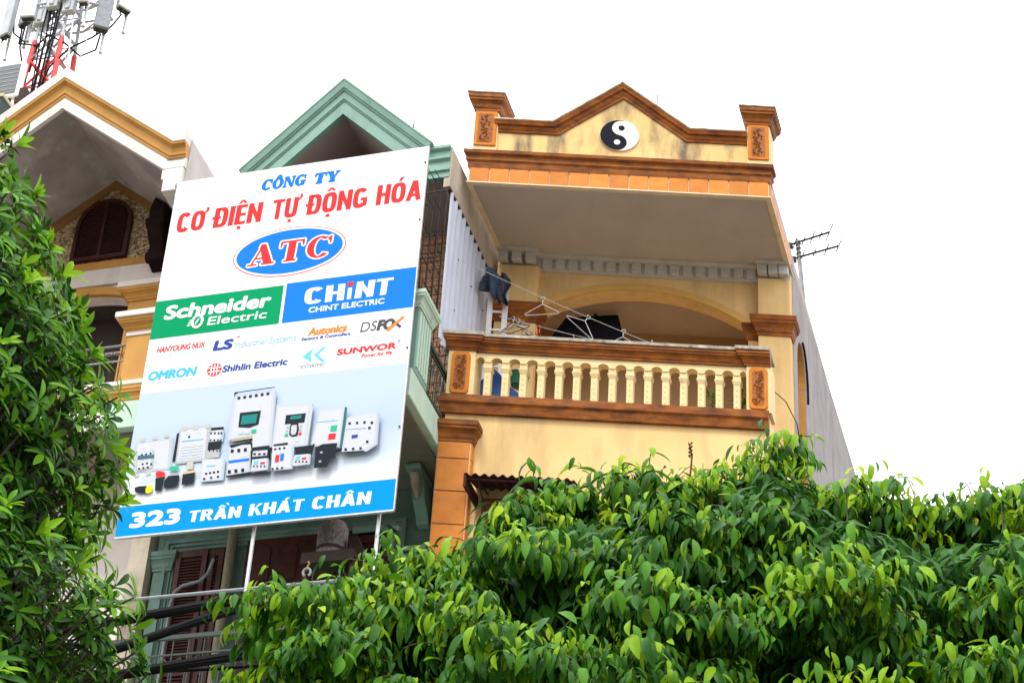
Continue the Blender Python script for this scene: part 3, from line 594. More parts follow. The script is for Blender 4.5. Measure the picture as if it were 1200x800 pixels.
lr2 = part('balcony_rail', MB().tube([(-7.9, .98, 18.24), (-4.8, .98, 18.24)], .018, 6).box(-7.9, -4.8, .97, .99, 17.98, 18.0), MSTL, Hl, f)
lq = None
for k in range(24):
    at = (-7.85 + k * .13, .98, 17.5)
    q = MB().tube([(0, 0, 0), (0, 0, .74)], .007, 5).tube([(.065 + .05 * math.cos(a), 0, .58 + .05 * math.sin(a)) for a in np.linspace(0, 5.2, 8)], .006, 4)
    lq = part('rail_bar', q, MIRN, lr2, f, at=at) if lq is None else (inst(lq, f, at, lr2), lq)[1]
# dark scroll bracket on the attic wall
sb = [(1.86, 21.75), (1.75, 21.72), (1.62, 21.5), (1.5, 21.2), (1.42, 20.95), (1.47, 20.8), (1.40, 20.7), (1.5, 20.55), (1.62, 20.42), (1.58, 20.3), (1.68, 20.16), (1.86, 20.1)]
part('scroll_bracket', MB().prism(sb, -5.10, -4.86, 'u'), bpy.data.materials['black_brown_wood'], Hl, f, bevel=.02)
for w_, z_ in ((1.5, 20.75), (1.66, 20.25)): part('bracket_scroll', MB().tube([(-5.12, w_, z_), (-4.84, w_, z_)], .085, 10), bpy.data.materials['black_brown_wood'], Hl, f)

# neighbour behind on the far left
Hn = thing('grey_building', 'sliver of grey building with dark roof edge at far left, beneath the floodlight', 'building', FG, (-10, 6, 0))
part('wall', B(-13, -8.32, 1.9, 12, 0, 23.55), MLSD, Hn, FG)
part('roof_edge', B(-13.1, -8.26, 1.8, 12.1, 23.55, 24.0), mat('dark_green_edge', (.05, .07, .06), None, 4, .8), Hn, FG)
part('coping', B(-13.1, -8.24, 1.78, 12.1, 24.0, 24.06), mat('straw_trim', (.55, .5, .3), None, 4, .8), Hn, FG)

DEV=[("|",[]),
("dev",[(0.063,1.311),(0.551,1.331),(0.589,0.879),(0.092,0.882)]),
("ring",[(0.115,1.368),(0.177,1.369),(0.19,1.318),(0.127,1.317)]),
("ring",[(0.273,1.376),(0.335,1.377),(0.348,1.326),(0.285,1.325)]),
("ring",[(0.43,1.388),(0.492,1.39),(0.504,1.339),(0.442,1.337)]),
("ring",[(0.114,0.861),(0.176,0.863),(0.188,0.813),(0.126,0.811)]),
("ring",[(0.268,0.872),(0.33,0.874),(0.342,0.824),(0.28,0.822)]),
("grey",[(0.107,1.17),(0.325,1.178),(0.338,1.12),(0.331,0.943),(0.125,0.933)]),
("dev",[(0.113,1.17),(0.316,1.172),(0.333,0.931),(0.145,0.898)]),
("teal",[(0.126,1.119),(0.344,1.111),(0.347,1.063),(0.131,1.06)]),
("dark",[(0.162,1.139),(0.187,1.138),(0.192,1.113),(0.166,1.114)]),
("dark",[(0.218,1.141),(0.243,1.141),(0.247,1.115),(0.222,1.116)]),
("dark",[(0.276,1.146),(0.301,1.145),(0.305,1.12),(0.28,1.121)]),
("dark",[(0.195,1.003),(0.22,1.003),(0.224,0.978),(0.199,0.978)]),
("dark",[(0.252,1.008),(0.277,1.007),(0.281,0.982),(0.256,0.983)]),
("dark",[(0.311,0.99),(0.336,0.989),(0.34,0.964),(0.315,0.965)]),
("dark",[(0.159,0.941),(0.184,0.94),(0.188,0.915),(0.163,0.916)]),
("dark",[(0.214,0.945),(0.24,0.945),(0.244,0.92),(0.218,0.92)]),
("dark",[(0.272,0.95),(0.297,0.949),(0.301,0.924),(0.276,0.925)]),
("|",[]),
("dark",[(0.606,1.38),(0.643,1.383),(0.642,0.977),(0.605,0.977)]),
("dev2",[(0.636,1.433),(1.032,1.445),(1.062,0.946),(0.648,0.939)]),
("ring",[(0.659,1.469),(0.722,1.47),(0.735,1.405),(0.673,1.404)]),
("ring",[(0.809,1.469),(0.871,1.47),(0.885,1.405),(0.823,1.404)]),
("ring",[(0.965,1.467),(1.027,1.469),(1.04,1.404),(0.978,1.402)]),
("cyan",[(0.69,1.262),(0.976,1.259),(0.978,1.247),(0.692,1.248)]),
("grey2",[(0.69,1.168),(0.989,1.168),(0.99,1.161),(0.691,1.161)]),
("grey2",[(0.69,1.128),(0.991,1.127),(0.992,1.121),(0.691,1.121)]),
("grey2",[(0.69,1.088),(0.992,1.087),(0.993,1.08),(0.691,1.081)]),
("grey2",[(0.689,1.047),(0.994,1.047),(0.995,1.04),(0.69,1.041)]),
("grey2",[(0.689,1.007),(0.996,1.007),(0.997,1),(0.69,1.001)]),
("dark",[(0.765,1.32),(0.791,1.322),(0.795,1.297),(0.768,1.295)]),
("|",[]),
("dark",[(1.059,1.402),(1.225,1.395),(1.227,1.349),(1.061,1.358)]),
("dev",[(1.061,1.358),(1.22,1.355),(1.222,1.189),(1.057,1.195)]),
("dark",[(1.053,1.196),(1.226,1.193),(1.223,1.077),(1.057,1.079)]),
("dev2",[(1.056,1.075),(1.224,1.073),(1.223,0.96),(1.06,0.957)]),
("dark",[(1.058,1.334),(1.08,1.336),(1.082,1.309),(1.06,1.307)]),
("dark",[(1.108,1.328),(1.131,1.33),(1.132,1.303),(1.11,1.301)]),
("dark",[(1.159,1.322),(1.181,1.324),(1.183,1.296),(1.16,1.295)]),
("dark",[(1.196,1.317),(1.219,1.319),(1.22,1.292),(1.198,1.29)]),
("dark",[(1.064,1.23),(1.087,1.232),(1.087,1.214),(1.065,1.212)]),
("dark",[(1.076,1.077),(1.096,1.079),(1.097,1.057),(1.077,1.055)]),
("dark",[(1.115,1.224),(1.137,1.226),(1.137,1.208),(1.115,1.206)]),
("dark",[(1.126,1.071),(1.146,1.073),(1.147,1.051),(1.127,1.049)]),
("dark",[(1.165,1.218),(1.187,1.22),(1.187,1.202),(1.165,1.2)]),
("dark",[(1.176,1.065),(1.196,1.067),(1.197,1.045),(1.177,1.043)]),
("dark",[(1.202,1.213),(1.225,1.215),(1.225,1.197),(1.203,1.196)]),
("dark",[(1.213,1.061),(1.233,1.063),(1.234,1.04),(1.214,1.038)]),
("|",[]),
("dark",[(0.165,0.653),(0.22,0.668),(0.324,0.661),(0.341,0.556),(0.236,0.568),(0.178,0.596)]),
("yellow",[(0.314,0.625),(0.344,0.665),(0.394,0.662),(0.41,0.625),(0.4,0.571),(0.359,0.55),(0.323,0.569)]),
("|",[]),
("dark",[(0.425,0.755),(0.548,0.758),(0.528,0.572),(0.445,0.577)]),
("red",[(0.413,0.834),(0.438,0.853),(0.523,0.838),(0.545,0.807),(0.542,0.768),(0.432,0.763)]),
("|",[]),
("dark",[(0.592,0.769),(0.729,0.768),(0.745,0.729),(0.735,0.61),(0.561,0.597),(0.548,0.708)]),
("green",[(0.575,0.874),(0.616,0.905),(0.7,0.895),(0.725,0.864),(0.688,0.835),(0.605,0.84)]),
("|",[]),
("dark",[(0.78,0.769),(0.942,0.783),(0.944,0.626),(0.786,0.622)]),
("ring",[(0.81,0.931),(0.895,0.939),(0.903,0.828),(0.817,0.829)]),
("gold",[(0.772,0.799),(0.934,0.811),(0.943,0.779),(0.777,0.767)]),
("|",[]),
("dev3",[(1.01,0.952),(1.298,0.936),(1.309,0.632),(1.024,0.638)]),
("cyan",[(1.075,0.852),(1.197,0.851),(1.199,0.837),(1.077,0.838)]),
("dark",[(1.074,0.755),(1.103,0.754),(1.107,0.727),(1.078,0.728)]),
("dark",[(1.125,0.758),(1.154,0.757),(1.157,0.73),(1.129,0.731)]),
("dark",[(1.175,0.761),(1.204,0.76),(1.208,0.733),(1.179,0.734)]),
("dark",[(1.228,0.764),(1.256,0.762),(1.26,0.736),(1.231,0.737)]),
("dark",[(1.06,0.684),(1.089,0.683),(1.093,0.657),(1.064,0.658)]),
("dark",[(1.149,0.69),(1.177,0.688),(1.181,0.662),(1.153,0.663)]),
("dark",[(1.238,0.692),(1.266,0.691),(1.27,0.665),(1.241,0.666)]),
("|",[]),
("dev3",[(1.344,1.089),(1.648,1.131),(1.675,0.699),(1.363,0.68)]),
("gold",[(1.359,1.188),(1.669,1.201),(1.667,1.173),(1.363,1.158)]),
("dark",[(1.346,1.107),(1.487,1.117),(1.627,1.133),(1.662,1.051),(1.643,1.009),(1.622,1.089),(1.51,1.096),(1.372,1.064)]),
("blue",[(1.363,0.888),(1.63,0.892),(1.63,0.857),(1.368,0.85)]),
("dark",[(1.371,1.042),(1.409,1.042),(1.416,0.995),(1.377,0.995)]),
("dark",[(1.456,1.041),(1.495,1.04),(1.501,0.993),(1.463,0.993)]),
("dark",[(1.542,1.039),(1.58,1.039),(1.586,0.992),(1.548,0.992)]),
("dark",[(1.373,0.751),(1.412,0.751),(1.418,0.704),(1.38,0.705)]),
("dark",[(1.458,0.752),(1.497,0.752),(1.503,0.706),(1.464,0.706)]),
("dark",[(1.545,0.753),(1.583,0.753),(1.589,0.706),(1.551,0.707)]),
("dark",[(1.364,0.674),(1.675,0.694),(1.68,0.72),(1.69,0.671),(1.367,0.647)]),
("|",[]),
("dev3",[(1.314,1.803),(1.765,1.82),(1.846,1.826),(1.9,1.023),(1.666,0.985),(1.638,1.205),(1.315,1.182)]),
("dark",[(1.361,1.793),(1.398,1.795),(1.402,1.757),(1.366,1.755)]),
("dark",[(1.437,1.795),(1.474,1.797),(1.478,1.76),(1.442,1.758)]),
("dark",[(1.513,1.798),(1.549,1.8),(1.554,1.763),(1.517,1.761)]),
("dark",[(1.589,1.801),(1.625,1.803),(1.63,1.766),(1.593,1.764)]),
("dark",[(1.664,1.804),(1.701,1.806),(1.706,1.769),(1.669,1.767)]),
("dark",[(1.74,1.806),(1.777,1.809),(1.781,1.771),(1.745,1.769)]),
("dark",[(1.31,1.866),(1.84,1.879),(1.841,1.865),(1.369,1.853),(1.331,1.831),(1.319,1.791)]),
("dark",[(1.425,1.555),(1.7,1.552),(1.692,1.359),(1.582,1.324),(1.431,1.351)]),
("screen",[(1.46,1.51),(1.664,1.511),(1.656,1.382),(1.456,1.379)]),
("grey2",[(1.443,1.296),(1.504,1.295),(1.503,1.244),(1.441,1.245)]),
("grey2",[(1.529,1.292),(1.59,1.291),(1.589,1.24),(1.528,1.241)]),
("green",[(1.613,1.291),(1.676,1.292),(1.674,1.238),(1.614,1.237)]),
("|",[]),
("dark",[(1.666,1.018),(1.863,1.027),(1.902,0.957),(1.93,0.648),(1.689,0.654),(1.685,0.872)]),
("dev3",[(1.684,0.938),(1.862,0.95),(1.862,0.869),(1.685,0.868)]),
("dev3",[(1.69,0.828),(1.89,0.835),(1.903,0.668),(1.687,0.667)]),
("dark",[(1.698,0.924),(1.728,0.924),(1.732,0.898),(1.702,0.897)]),
("dark",[(1.764,0.916),(1.794,0.917),(1.797,0.89),(1.767,0.889)]),
("dark",[(1.829,0.908),(1.859,0.909),(1.863,0.882),(1.832,0.881)]),
("cyan",[(1.721,0.811),(1.788,0.816),(1.776,0.757),(1.72,0.755)]),
("red",[(1.802,0.789),(1.859,0.795),(1.856,0.761),(1.8,0.754)]),
("dark",[(1.715,0.742),(1.737,0.744),(1.74,0.722),(1.718,0.72)]),
("dark",[(1.766,0.736),(1.788,0.738),(1.791,0.716),(1.769,0.714)]),
("dark",[(1.817,0.73),(1.839,0.732),(1.842,0.71),(1.82,0.708)]),
("dark",[(1.864,0.725),(1.886,0.727),(1.889,0.705),(1.867,0.703)]),
("|",[]),
("dev3",[(1.901,1.602),(2.361,1.572),(2.359,0.967),(2.124,0.976),(1.915,0.982)]),
("grey2",[(2.362,1.566),(2.383,1.482),(2.366,0.985),(2.353,0.986)]),
("dark",[(2.044,1.437),(2.301,1.434),(2.295,1.303),(2.043,1.308)]),
("screen",[(2.108,1.416),(2.248,1.414),(2.247,1.364),(2.103,1.366)]),
("dark",[(2.121,1.302),(2.217,1.302),(2.236,1.211),(2.226,1.12),(2.16,1.115),(2.118,1.148),(2.114,1.245)]),
("dev3",[(2.137,1.281),(2.202,1.28),(2.211,1.214),(2.202,1.148),(2.161,1.139),(2.137,1.165),(2.131,1.243)]),
("grey",[(2.069,1.281),(2.101,1.279),(2.105,1.246),(2.073,1.248)]),
("grey",[(2.066,1.224),(2.097,1.222),(2.101,1.189),(2.069,1.191)]),
("grey",[(2.24,1.279),(2.272,1.277),(2.276,1.244),(2.244,1.246)]),
("grey",[(2.237,1.222),(2.268,1.22),(2.272,1.187),(2.24,1.189)]),
("green",[(2.06,1.167),(2.105,1.167),(2.106,1.131),(2.061,1.13)]),
("red",[(2.238,1.164),(2.276,1.166),(2.277,1.129),(2.239,1.128)]),
("|",[]),
("dev3",[(2.469,1.461),(2.799,1.458),(2.796,0.895),(2.686,0.89),(2.42,0.959)]),
("teal",[(2.799,1.458),(2.832,1.445),(2.827,0.873),(2.789,0.877)]),
("cyan",[(2.453,1.29),(2.731,1.28),(2.732,1.27),(2.454,1.28)]),
("green",[(2.649,1.21),(2.728,1.21),(2.726,1.126),(2.647,1.126)]),
("red",[(2.633,1.097),(2.722,1.096),(2.721,1.012),(2.631,1.014)]),
("|",[]),
("dev3",[(2.841,1.299),(3.197,1.341),(3.234,1.317),(3.248,0.879),(3.121,0.796),(2.822,0.813)]),
("dark",[(2.869,1.226),(2.9,1.225),(2.903,1.192),(2.872,1.194)]),
("dark",[(2.964,1.222),(2.995,1.22),(2.998,1.188),(2.967,1.19)]),
("dark",[(3.058,1.218),(3.089,1.216),(3.092,1.184),(3.061,1.185)]),
("dark",[(2.856,0.866),(2.886,0.864),(2.89,0.831),(2.859,0.833)]),
("dark",[(2.95,0.862),(2.98,0.86),(2.984,0.828),(2.953,0.83)]),
("dark",[(3.043,0.858),(3.074,0.856),(3.077,0.824),(3.047,0.826)]),
("dark",[(3.152,1.201),(3.183,1.199),(3.186,1.166),(3.155,1.168)]),
("dark",[(3.128,1.132),(3.159,1.13),(3.162,1.097),(3.131,1.099)]),
("dark",[(3.119,0.94),(3.15,0.938),(3.153,0.905),(3.122,0.907)]),
("dark",[(2.821,0.817),(3.111,0.805),(3.113,0.79),(2.823,0.802)]),
("cyan",[(2.849,1.135),(3.107,1.123),(3.107,1.115),(2.85,1.128)]),
("navy",[(2.93,1.038),(3.009,1.04),(3.006,0.999),(2.931,0.996)]),
("|",[]),
("dark",[(1.936,1.027),(2.118,1.034),(2.125,0.999),(1.948,0.997)]),
("dev3",[(1.93,0.999),(2.191,0.996),(2.206,0.66),(1.945,0.664)]),
("red",[(1.984,0.869),(2.036,0.872),(2.038,0.77),(1.986,0.769)]),
("blue",[(2.045,0.881),(2.094,0.883),(2.095,0.782),(2.051,0.78)]),
("dark",[(1.955,0.969),(1.983,0.968),(1.986,0.943),(1.958,0.944)]),
("dark",[(2.01,0.97),(2.038,0.969),(2.041,0.944),(2.013,0.945)]),
("dark",[(2.069,0.971),(2.097,0.969),(2.1,0.944),(2.072,0.946)]),
("dark",[(1.954,0.693),(1.982,0.692),(1.985,0.667),(1.957,0.668)]),
("dark",[(2.014,0.694),(2.042,0.692),(2.045,0.668),(2.017,0.669)]),
("dark",[(2.075,0.694),(2.102,0.693),(2.105,0.668),(2.078,0.669)]),
("|",[]),
("dark",[(2.24,0.952),(2.438,0.957),(2.47,0.976),(2.471,0.934),(2.438,0.674),(2.409,0.828),(2.245,0.829)]),
("dev3",[(2.23,0.84),(2.42,0.836),(2.424,0.695),(2.218,0.691)]),
("cyan",[(2.255,0.818),(2.312,0.821),(2.308,0.765),(2.253,0.764)]),
("red",[(2.332,0.79),(2.391,0.793),(2.387,0.763),(2.33,0.762)]),
("dark",[(2.247,0.753),(2.268,0.754),(2.27,0.733),(2.25,0.732)]),
("dark",[(2.293,0.748),(2.313,0.749),(2.315,0.728),(2.295,0.727)]),
("dark",[(2.338,0.742),(2.358,0.744),(2.361,0.723),(2.34,0.722)]),
("dark",[(2.383,0.737),(2.404,0.739),(2.406,0.718),(2.385,0.716)]),
("|",[]),
("dark",[(2.494,0.913),(2.576,0.95),(2.766,0.941),(2.755,0.881),(2.762,0.73),(2.702,0.734),(2.663,0.62),(2.5,0.626)]),
("grey",[(2.557,0.845),(2.588,0.845),(2.59,0.822),(2.559,0.822)]),
("grey",[(2.553,0.721),(2.584,0.721),(2.586,0.698),(2.555,0.698)]),
("|",[]),
("dark",[(1.676,1.01),(1.894,1.013),(1.92,0.659),(1.695,0.657),(1.656,0.955)]),
("dev3",[(1.688,0.955),(1.875,0.952),(1.876,0.872),(1.688,0.876)]),
("dev3",[(1.693,0.837),(1.884,0.837),(1.897,0.677),(1.693,0.671)]),
("dark",[(1.697,0.924),(1.729,0.924),(1.732,0.897),(1.701,0.897)]),
("dark",[(1.761,0.916),(1.792,0.916),(1.796,0.889),(1.764,0.889)]),
("dark",[(1.825,0.909),(1.856,0.909),(1.859,0.882),(1.828,0.882)]),
("cyan",[(1.718,0.811),(1.779,0.815),(1.772,0.763),(1.72,0.762)]),
("red",[(1.804,0.782),(1.866,0.786),(1.863,0.757),(1.804,0.756)]),
("dark",[(1.716,0.747),(1.737,0.749),(1.74,0.727),(1.719,0.726)]),
("dark",[(1.76,0.742),(1.781,0.743),(1.784,0.722),(1.763,0.721)]),
("dark",[(1.81,0.736),(1.83,0.738),(1.833,0.717),(1.812,0.715)]),
("dark",[(1.856,0.731),(1.876,0.732),(1.879,0.711),(1.858,0.71)])]
# ================================================================== BILLBOARD
BU, BW, BZ, BS = -3.384, -1.0, 14.01, .978          # left edge, plane, bottom edge, layout scale
BB = thing('billboard', 'big white billboard with blue and green company lettering standing in front of the green house', 'billboard', FG, (BU + 1.7, BW, 13.2))
MBW = pmat('print_white', (.86, .86, .87)); MBU = pmat('print_blue', (.01, .19, .78)); MBB = pmat('print_band_blue', (.0, .27, .80))
MBG = pmat('print_green', (.0, .29, .11)); MBR = pmat('print_red', (.82, .04, .04))
PM = {'white': MBW, 'blue': MBU, 'band': MBB, 'green': pmat('print_bright_green', (.03, .45, .25)), 'sgreen': MBG, 'red': MBR}
for k_, c_ in dict(dark=(.02, .026, .035), dev=(.46, .50, .54), dev2=(.42, .44, .44), dev3=(.50, .54, .58), edge=(.38, .45, .53), hilite=(.56, .59, .63), grey=(.42, .46, .48), grey2=(.52, .60, .63), ring=(.5, .48, .42),
                   teal=(.05, .15, .17), cyan=(.15, .55, .80), screen=(.02, .22, .2), gold=(.62, .48, .25), yellow=(.85, .65, .02), navy=(.03, .07, .33), orange=(.9, .25, .04),
                   lblue=(.36, .58, .80), lgrey=(.48, .56, .66), char=(.08, .08, .09), sky=(.08, .48, .85), fade=(.5, .68, .76)).items():
    PM[k_] = pmat('print_' + k_, c_)
def pp(x, y): return (BU + x * BS, BZ + y * BS)
PW, PH = 3.503, 5.375
part('panel', MB().box(BU, BU + PW * BS, BW, BW + .03, BZ, BZ + PH * BS), MBW, BB, FG)
fr = part('frame', MB().box(BU + .01, BU + PW * BS - .01, BW + .031, BW + .07, BZ + .0, BZ + .04).box(BU + .01, BU + PW * BS - .01, BW + .031, BW + .07, BZ + PH * BS - .04, BZ + PH * BS)
     .box(BU + .01, BU + .05, BW + .031, BW + .07, BZ + .04, BZ + PH * BS - .04).box(BU + PW * BS - .05, BU + PW * BS - .01, BW + .031, BW + .07, BZ + .04, BZ + PH * BS - .04), MSTL, BB, FG)
for k in range(1, 7): part('frame_rail', B(BU + .05, BU + PW * BS - .05, BW + .031, BW + .07, BZ + k * .74, BZ + k * .74 + .04), MSTL, BB, FG)
part('edge_trim', MB().box(BU - .006, BU + PW * BS + .006, BW - .004, BW + .032, BZ - .02, BZ - .001).box(BU + PW * BS + .001, BU + PW * BS + .012, BW - .004, BW + .032, BZ, BZ + PH * BS), MGLV, BB, FG)
for x in (1.75, 3.30):
    part('post', MB().tube([(BU + x * BS, BW + .10, 13.15), (BU + x * BS, BW + .10, BZ + 5.2)], .024, 8), MGLV, BB, FG, smooth=True)
    for z in ((16.6, 17.6, 18.9) if x < 2 else ()): part('strut', MB().tube([(BU + x * BS, BW + .10, z), (BU + x * BS, -.05, z - .5)], .015, 6), MSTL, BB, FG)
for z in (15.1, 16.2, 18.1, 19.0): part('screw', MB().lathe([(.012, 0), (.012, .012)], (0, 0), 6), MIRN, BB, FG, at=(BU + PW * BS - .02, BW - .01, z))
LAY = [0]
def flats(name, items, layer, **kw):
    """items: list of (colour, [(x,y)...]) in panel coordinates; one printed part"""
    cols = []; mb = MB()
    for i, (c, P) in enumerate(items):
        if c not in cols: cols.append(c)
        mb.mi = cols.index(c); mb.flat([pp(*p) for p in P], BW - .0015 * layer - .00025 * i)
    me = bpy.data.meshes.new(name); base = WL[BB.name]
    me.from_pydata([FG.W(*v) - base for v in mb.v], [], mb.f)
    for c in cols: me.materials.append(PM[c])
    me.polygons.foreach_set('material_index', mb.m)
    o = put(name, me, FG, None, BB)
    return o
def rect(x0, y0, x1, y1): return [(x0, y0), (x1, y0), (x1, y1), (x0, y1)]
# printed fields
flats('blue_band', [('band', rect(0, .002, PW, .41))], 1)
flats('green_field', [('sgreen', rect(0, 2.845, 1.745, 3.435))], 1)
flats('blue_field', [('blue', rect(1.785, 2.845, PW, 3.455))], 1)
# printed studio backdrop: pale blue fading to white towards its foot
def backdrop():
    m = bpy.data.materials.new('print_backdrop'); m.use_nodes = True; n = m.node_tree; N = n.nodes; L = n.links; b = N['Principled BSDF']; b.inputs['Roughness'].default_value = .4
    tc = N.new('ShaderNodeTexCoord'); sp = N.new('ShaderNodeSeparateXYZ'); L.new(tc.outputs['Generated'], sp.inputs[0])
    ns = N.new('ShaderNodeTexNoise'); ns.inputs['Scale'].default_value = 2.2; L.new(tc.outputs['Generated'], ns.inputs['Vector'])
    ad = N.new('ShaderNodeMath'); ad.operation = 'MULTIPLY_ADD'; ad.inputs[1].default_value = .5; L.new(ns.outputs['Fac'], ad.inputs[0]); L.new(sp.outputs['Z'], ad.inputs[2])
    rp = N.new('ShaderNodeValToRGB'); e = rp.color_ramp.elements; e[0].position = .22; e[0].color = (.68, .72, .77, 1); e[1].position = .75; e[1].color = (.38, .48, .62, 1)
    e2 = rp.color_ramp.elements.new(1.2 if False else 1.0); e2.color = (.42, .52, .66, 1)
    L.new(ad.outputs[0], rp.inputs[0]); L.new(rp.outputs[0], b.inputs['Base Color']); return m
PM['backdrop'] = backdrop()
flats('product_photo', [('backdrop', rect(0, .412, PW, 2.03))], 1)
flats('device_shadow', [('grey2', [(x, y) for x, y in ((.25, .82), (1.35, .78), (1.35, .70), (.2, .72))]), ('grey2', [(1.5, .74), (3.1, .84), (3.1, .79), (1.5, .66)])], 2)
DEV_S = .9952; groups = [[]]
for c, P in DEV:
    if c == '|': groups.append([])
    else:
        Q = [(x * DEV_S, y * DEV_S) for x, y in P]; ar_ = abs(sum(Q[i - 1][0] * Q[i][1] - Q[i][0] * Q[i - 1][1] for i in range(len(Q)))) / 2
        if c.startswith('dev') and ar_ > .02:
            groups[-1].append(('edge', [(x + .022, y - .008) for x, y in Q])); groups[-1].append((c, Q))
            m_x = sum(p[0] for p in Q) / len(Q); m_y = sum(p[1] for p in Q) / len(Q)
            groups[-1].append(('hilite', [(m_x + (x - m_x) * .86 - .006, m_y + (y - m_y) * .9 + .004) for x, y in Q]))
            xs_ = [p[0] for p in Q]; ys_ = [p[1] for p in Q]; bw_ = max(xs_) - min(xs_); bh_ = max(ys_) - min(ys_)
            for q_ in range(9):
                px_ = m_x + rng.uniform(-.34, .18) * bw_; py_ = m_y + rng.uniform(-.4, .4) * bh_; L_ = rng.uniform(.02, .16) * bw_
                groups[-1].append((rng.choice(('grey', 'grey2', 'edge', 'grey2')), [(px_, py_), (px_ + L_, py_ + L_ * .02), (px_ + L_, py_ + .007), (px_, py_ + .006)]))
        else: groups[-1].append((c, Q))
lay_ = 3
for gitems in groups:
    if gitems: flats('printed_device', gitems, lay_); lay_ += len(gitems) * .00025 / .0015 + .1

def glyph(txt, offset=0.0, ext=None):
    c = bpy.data.curves.new('glyph', 'FONT'); c.body = txt; c.size = 1; c.offset = offset; c.resolution_u = 5
    o = bpy.data.objects.new('glyph', c); COL.objects.link(o); dg = bpy.context.evaluated_depsgraph_get(); dg.update()
    me = bpy.data.meshes.new_from_object(o.evaluated_get(dg)); co = np.array([v.co[:2] for v in me.vertices]); fs = [tuple(p.vertices) for p in me.polygons]
    bpy.data.objects.remove(o); bpy.data.curves.remove(c); bpy.data.meshes.remove(me); return co, fs
CAP = {}
def write(txt, x0, y0, x1, h, col, shear=0.0, off=0.0, layer=2, y1=None, name='lettering', outline=None, caps='H'):
    """lay a line of text from (x0,y0) to (x1,y1) with capital height h, on the panel"""
    grow = abs(off); off = 0; co, fs = glyph(txt, 0)
    if len(co) == 0: return
    key = off
    if key not in CAP:
        hc, _ = glyph('H', off); CAP[key] = (hc[:, 1].min(), hc[:, 1].max())
    lo, hi = CAP[key]; co = co.copy(); co[:, 1] = (co[:, 1] - lo) * h / (hi - lo)
    co[:, 0] += shear * co[:, 1] * ((co[:, 0].max() - co[:, 0].min()) / (x1 - x0))
    a, b = co[:, 0].min(), co[:, 0].max(); co[:, 0] = x0 + (co[:, 0] - a) * (x1 - x0) / (b - a)
    y1 = y0 if y1 is None else y1
    co[:, 1] += y0 + (co[:, 0] - x0) * (y1 - y0) / (x1 - x0)
    me = bpy.data.meshes.new(name); base = WL[BB.name]
    if grow > .006:
        g_ = grow * h * 1.15; n0 = len(co); sh = [(g_ * math.cos(R_(a)), g_ * .8 * math.sin(R_(a))) for a in range(0, 360, 30)] + [(0, 0)]
        fs = [tuple(i + k * n0 for i in f_) for k in range(len(sh)) for f_ in fs]
        co = np.concatenate([co + np.array(s_) for s_ in sh]); zo = np.repeat(np.arange(len(sh)) * .00004, n0)
    else: zo = np.zeros(len(co))
    me.from_pydata([FG.W(*(pp(*p)[0], BW - .0015 * layer - .0004 - zz_, pp(*p)[1])) - base for p, zz_ in zip(co, zo)], [], fs)
    me.materials.append(PM[col]); return put(name, me, FG, None, BB)
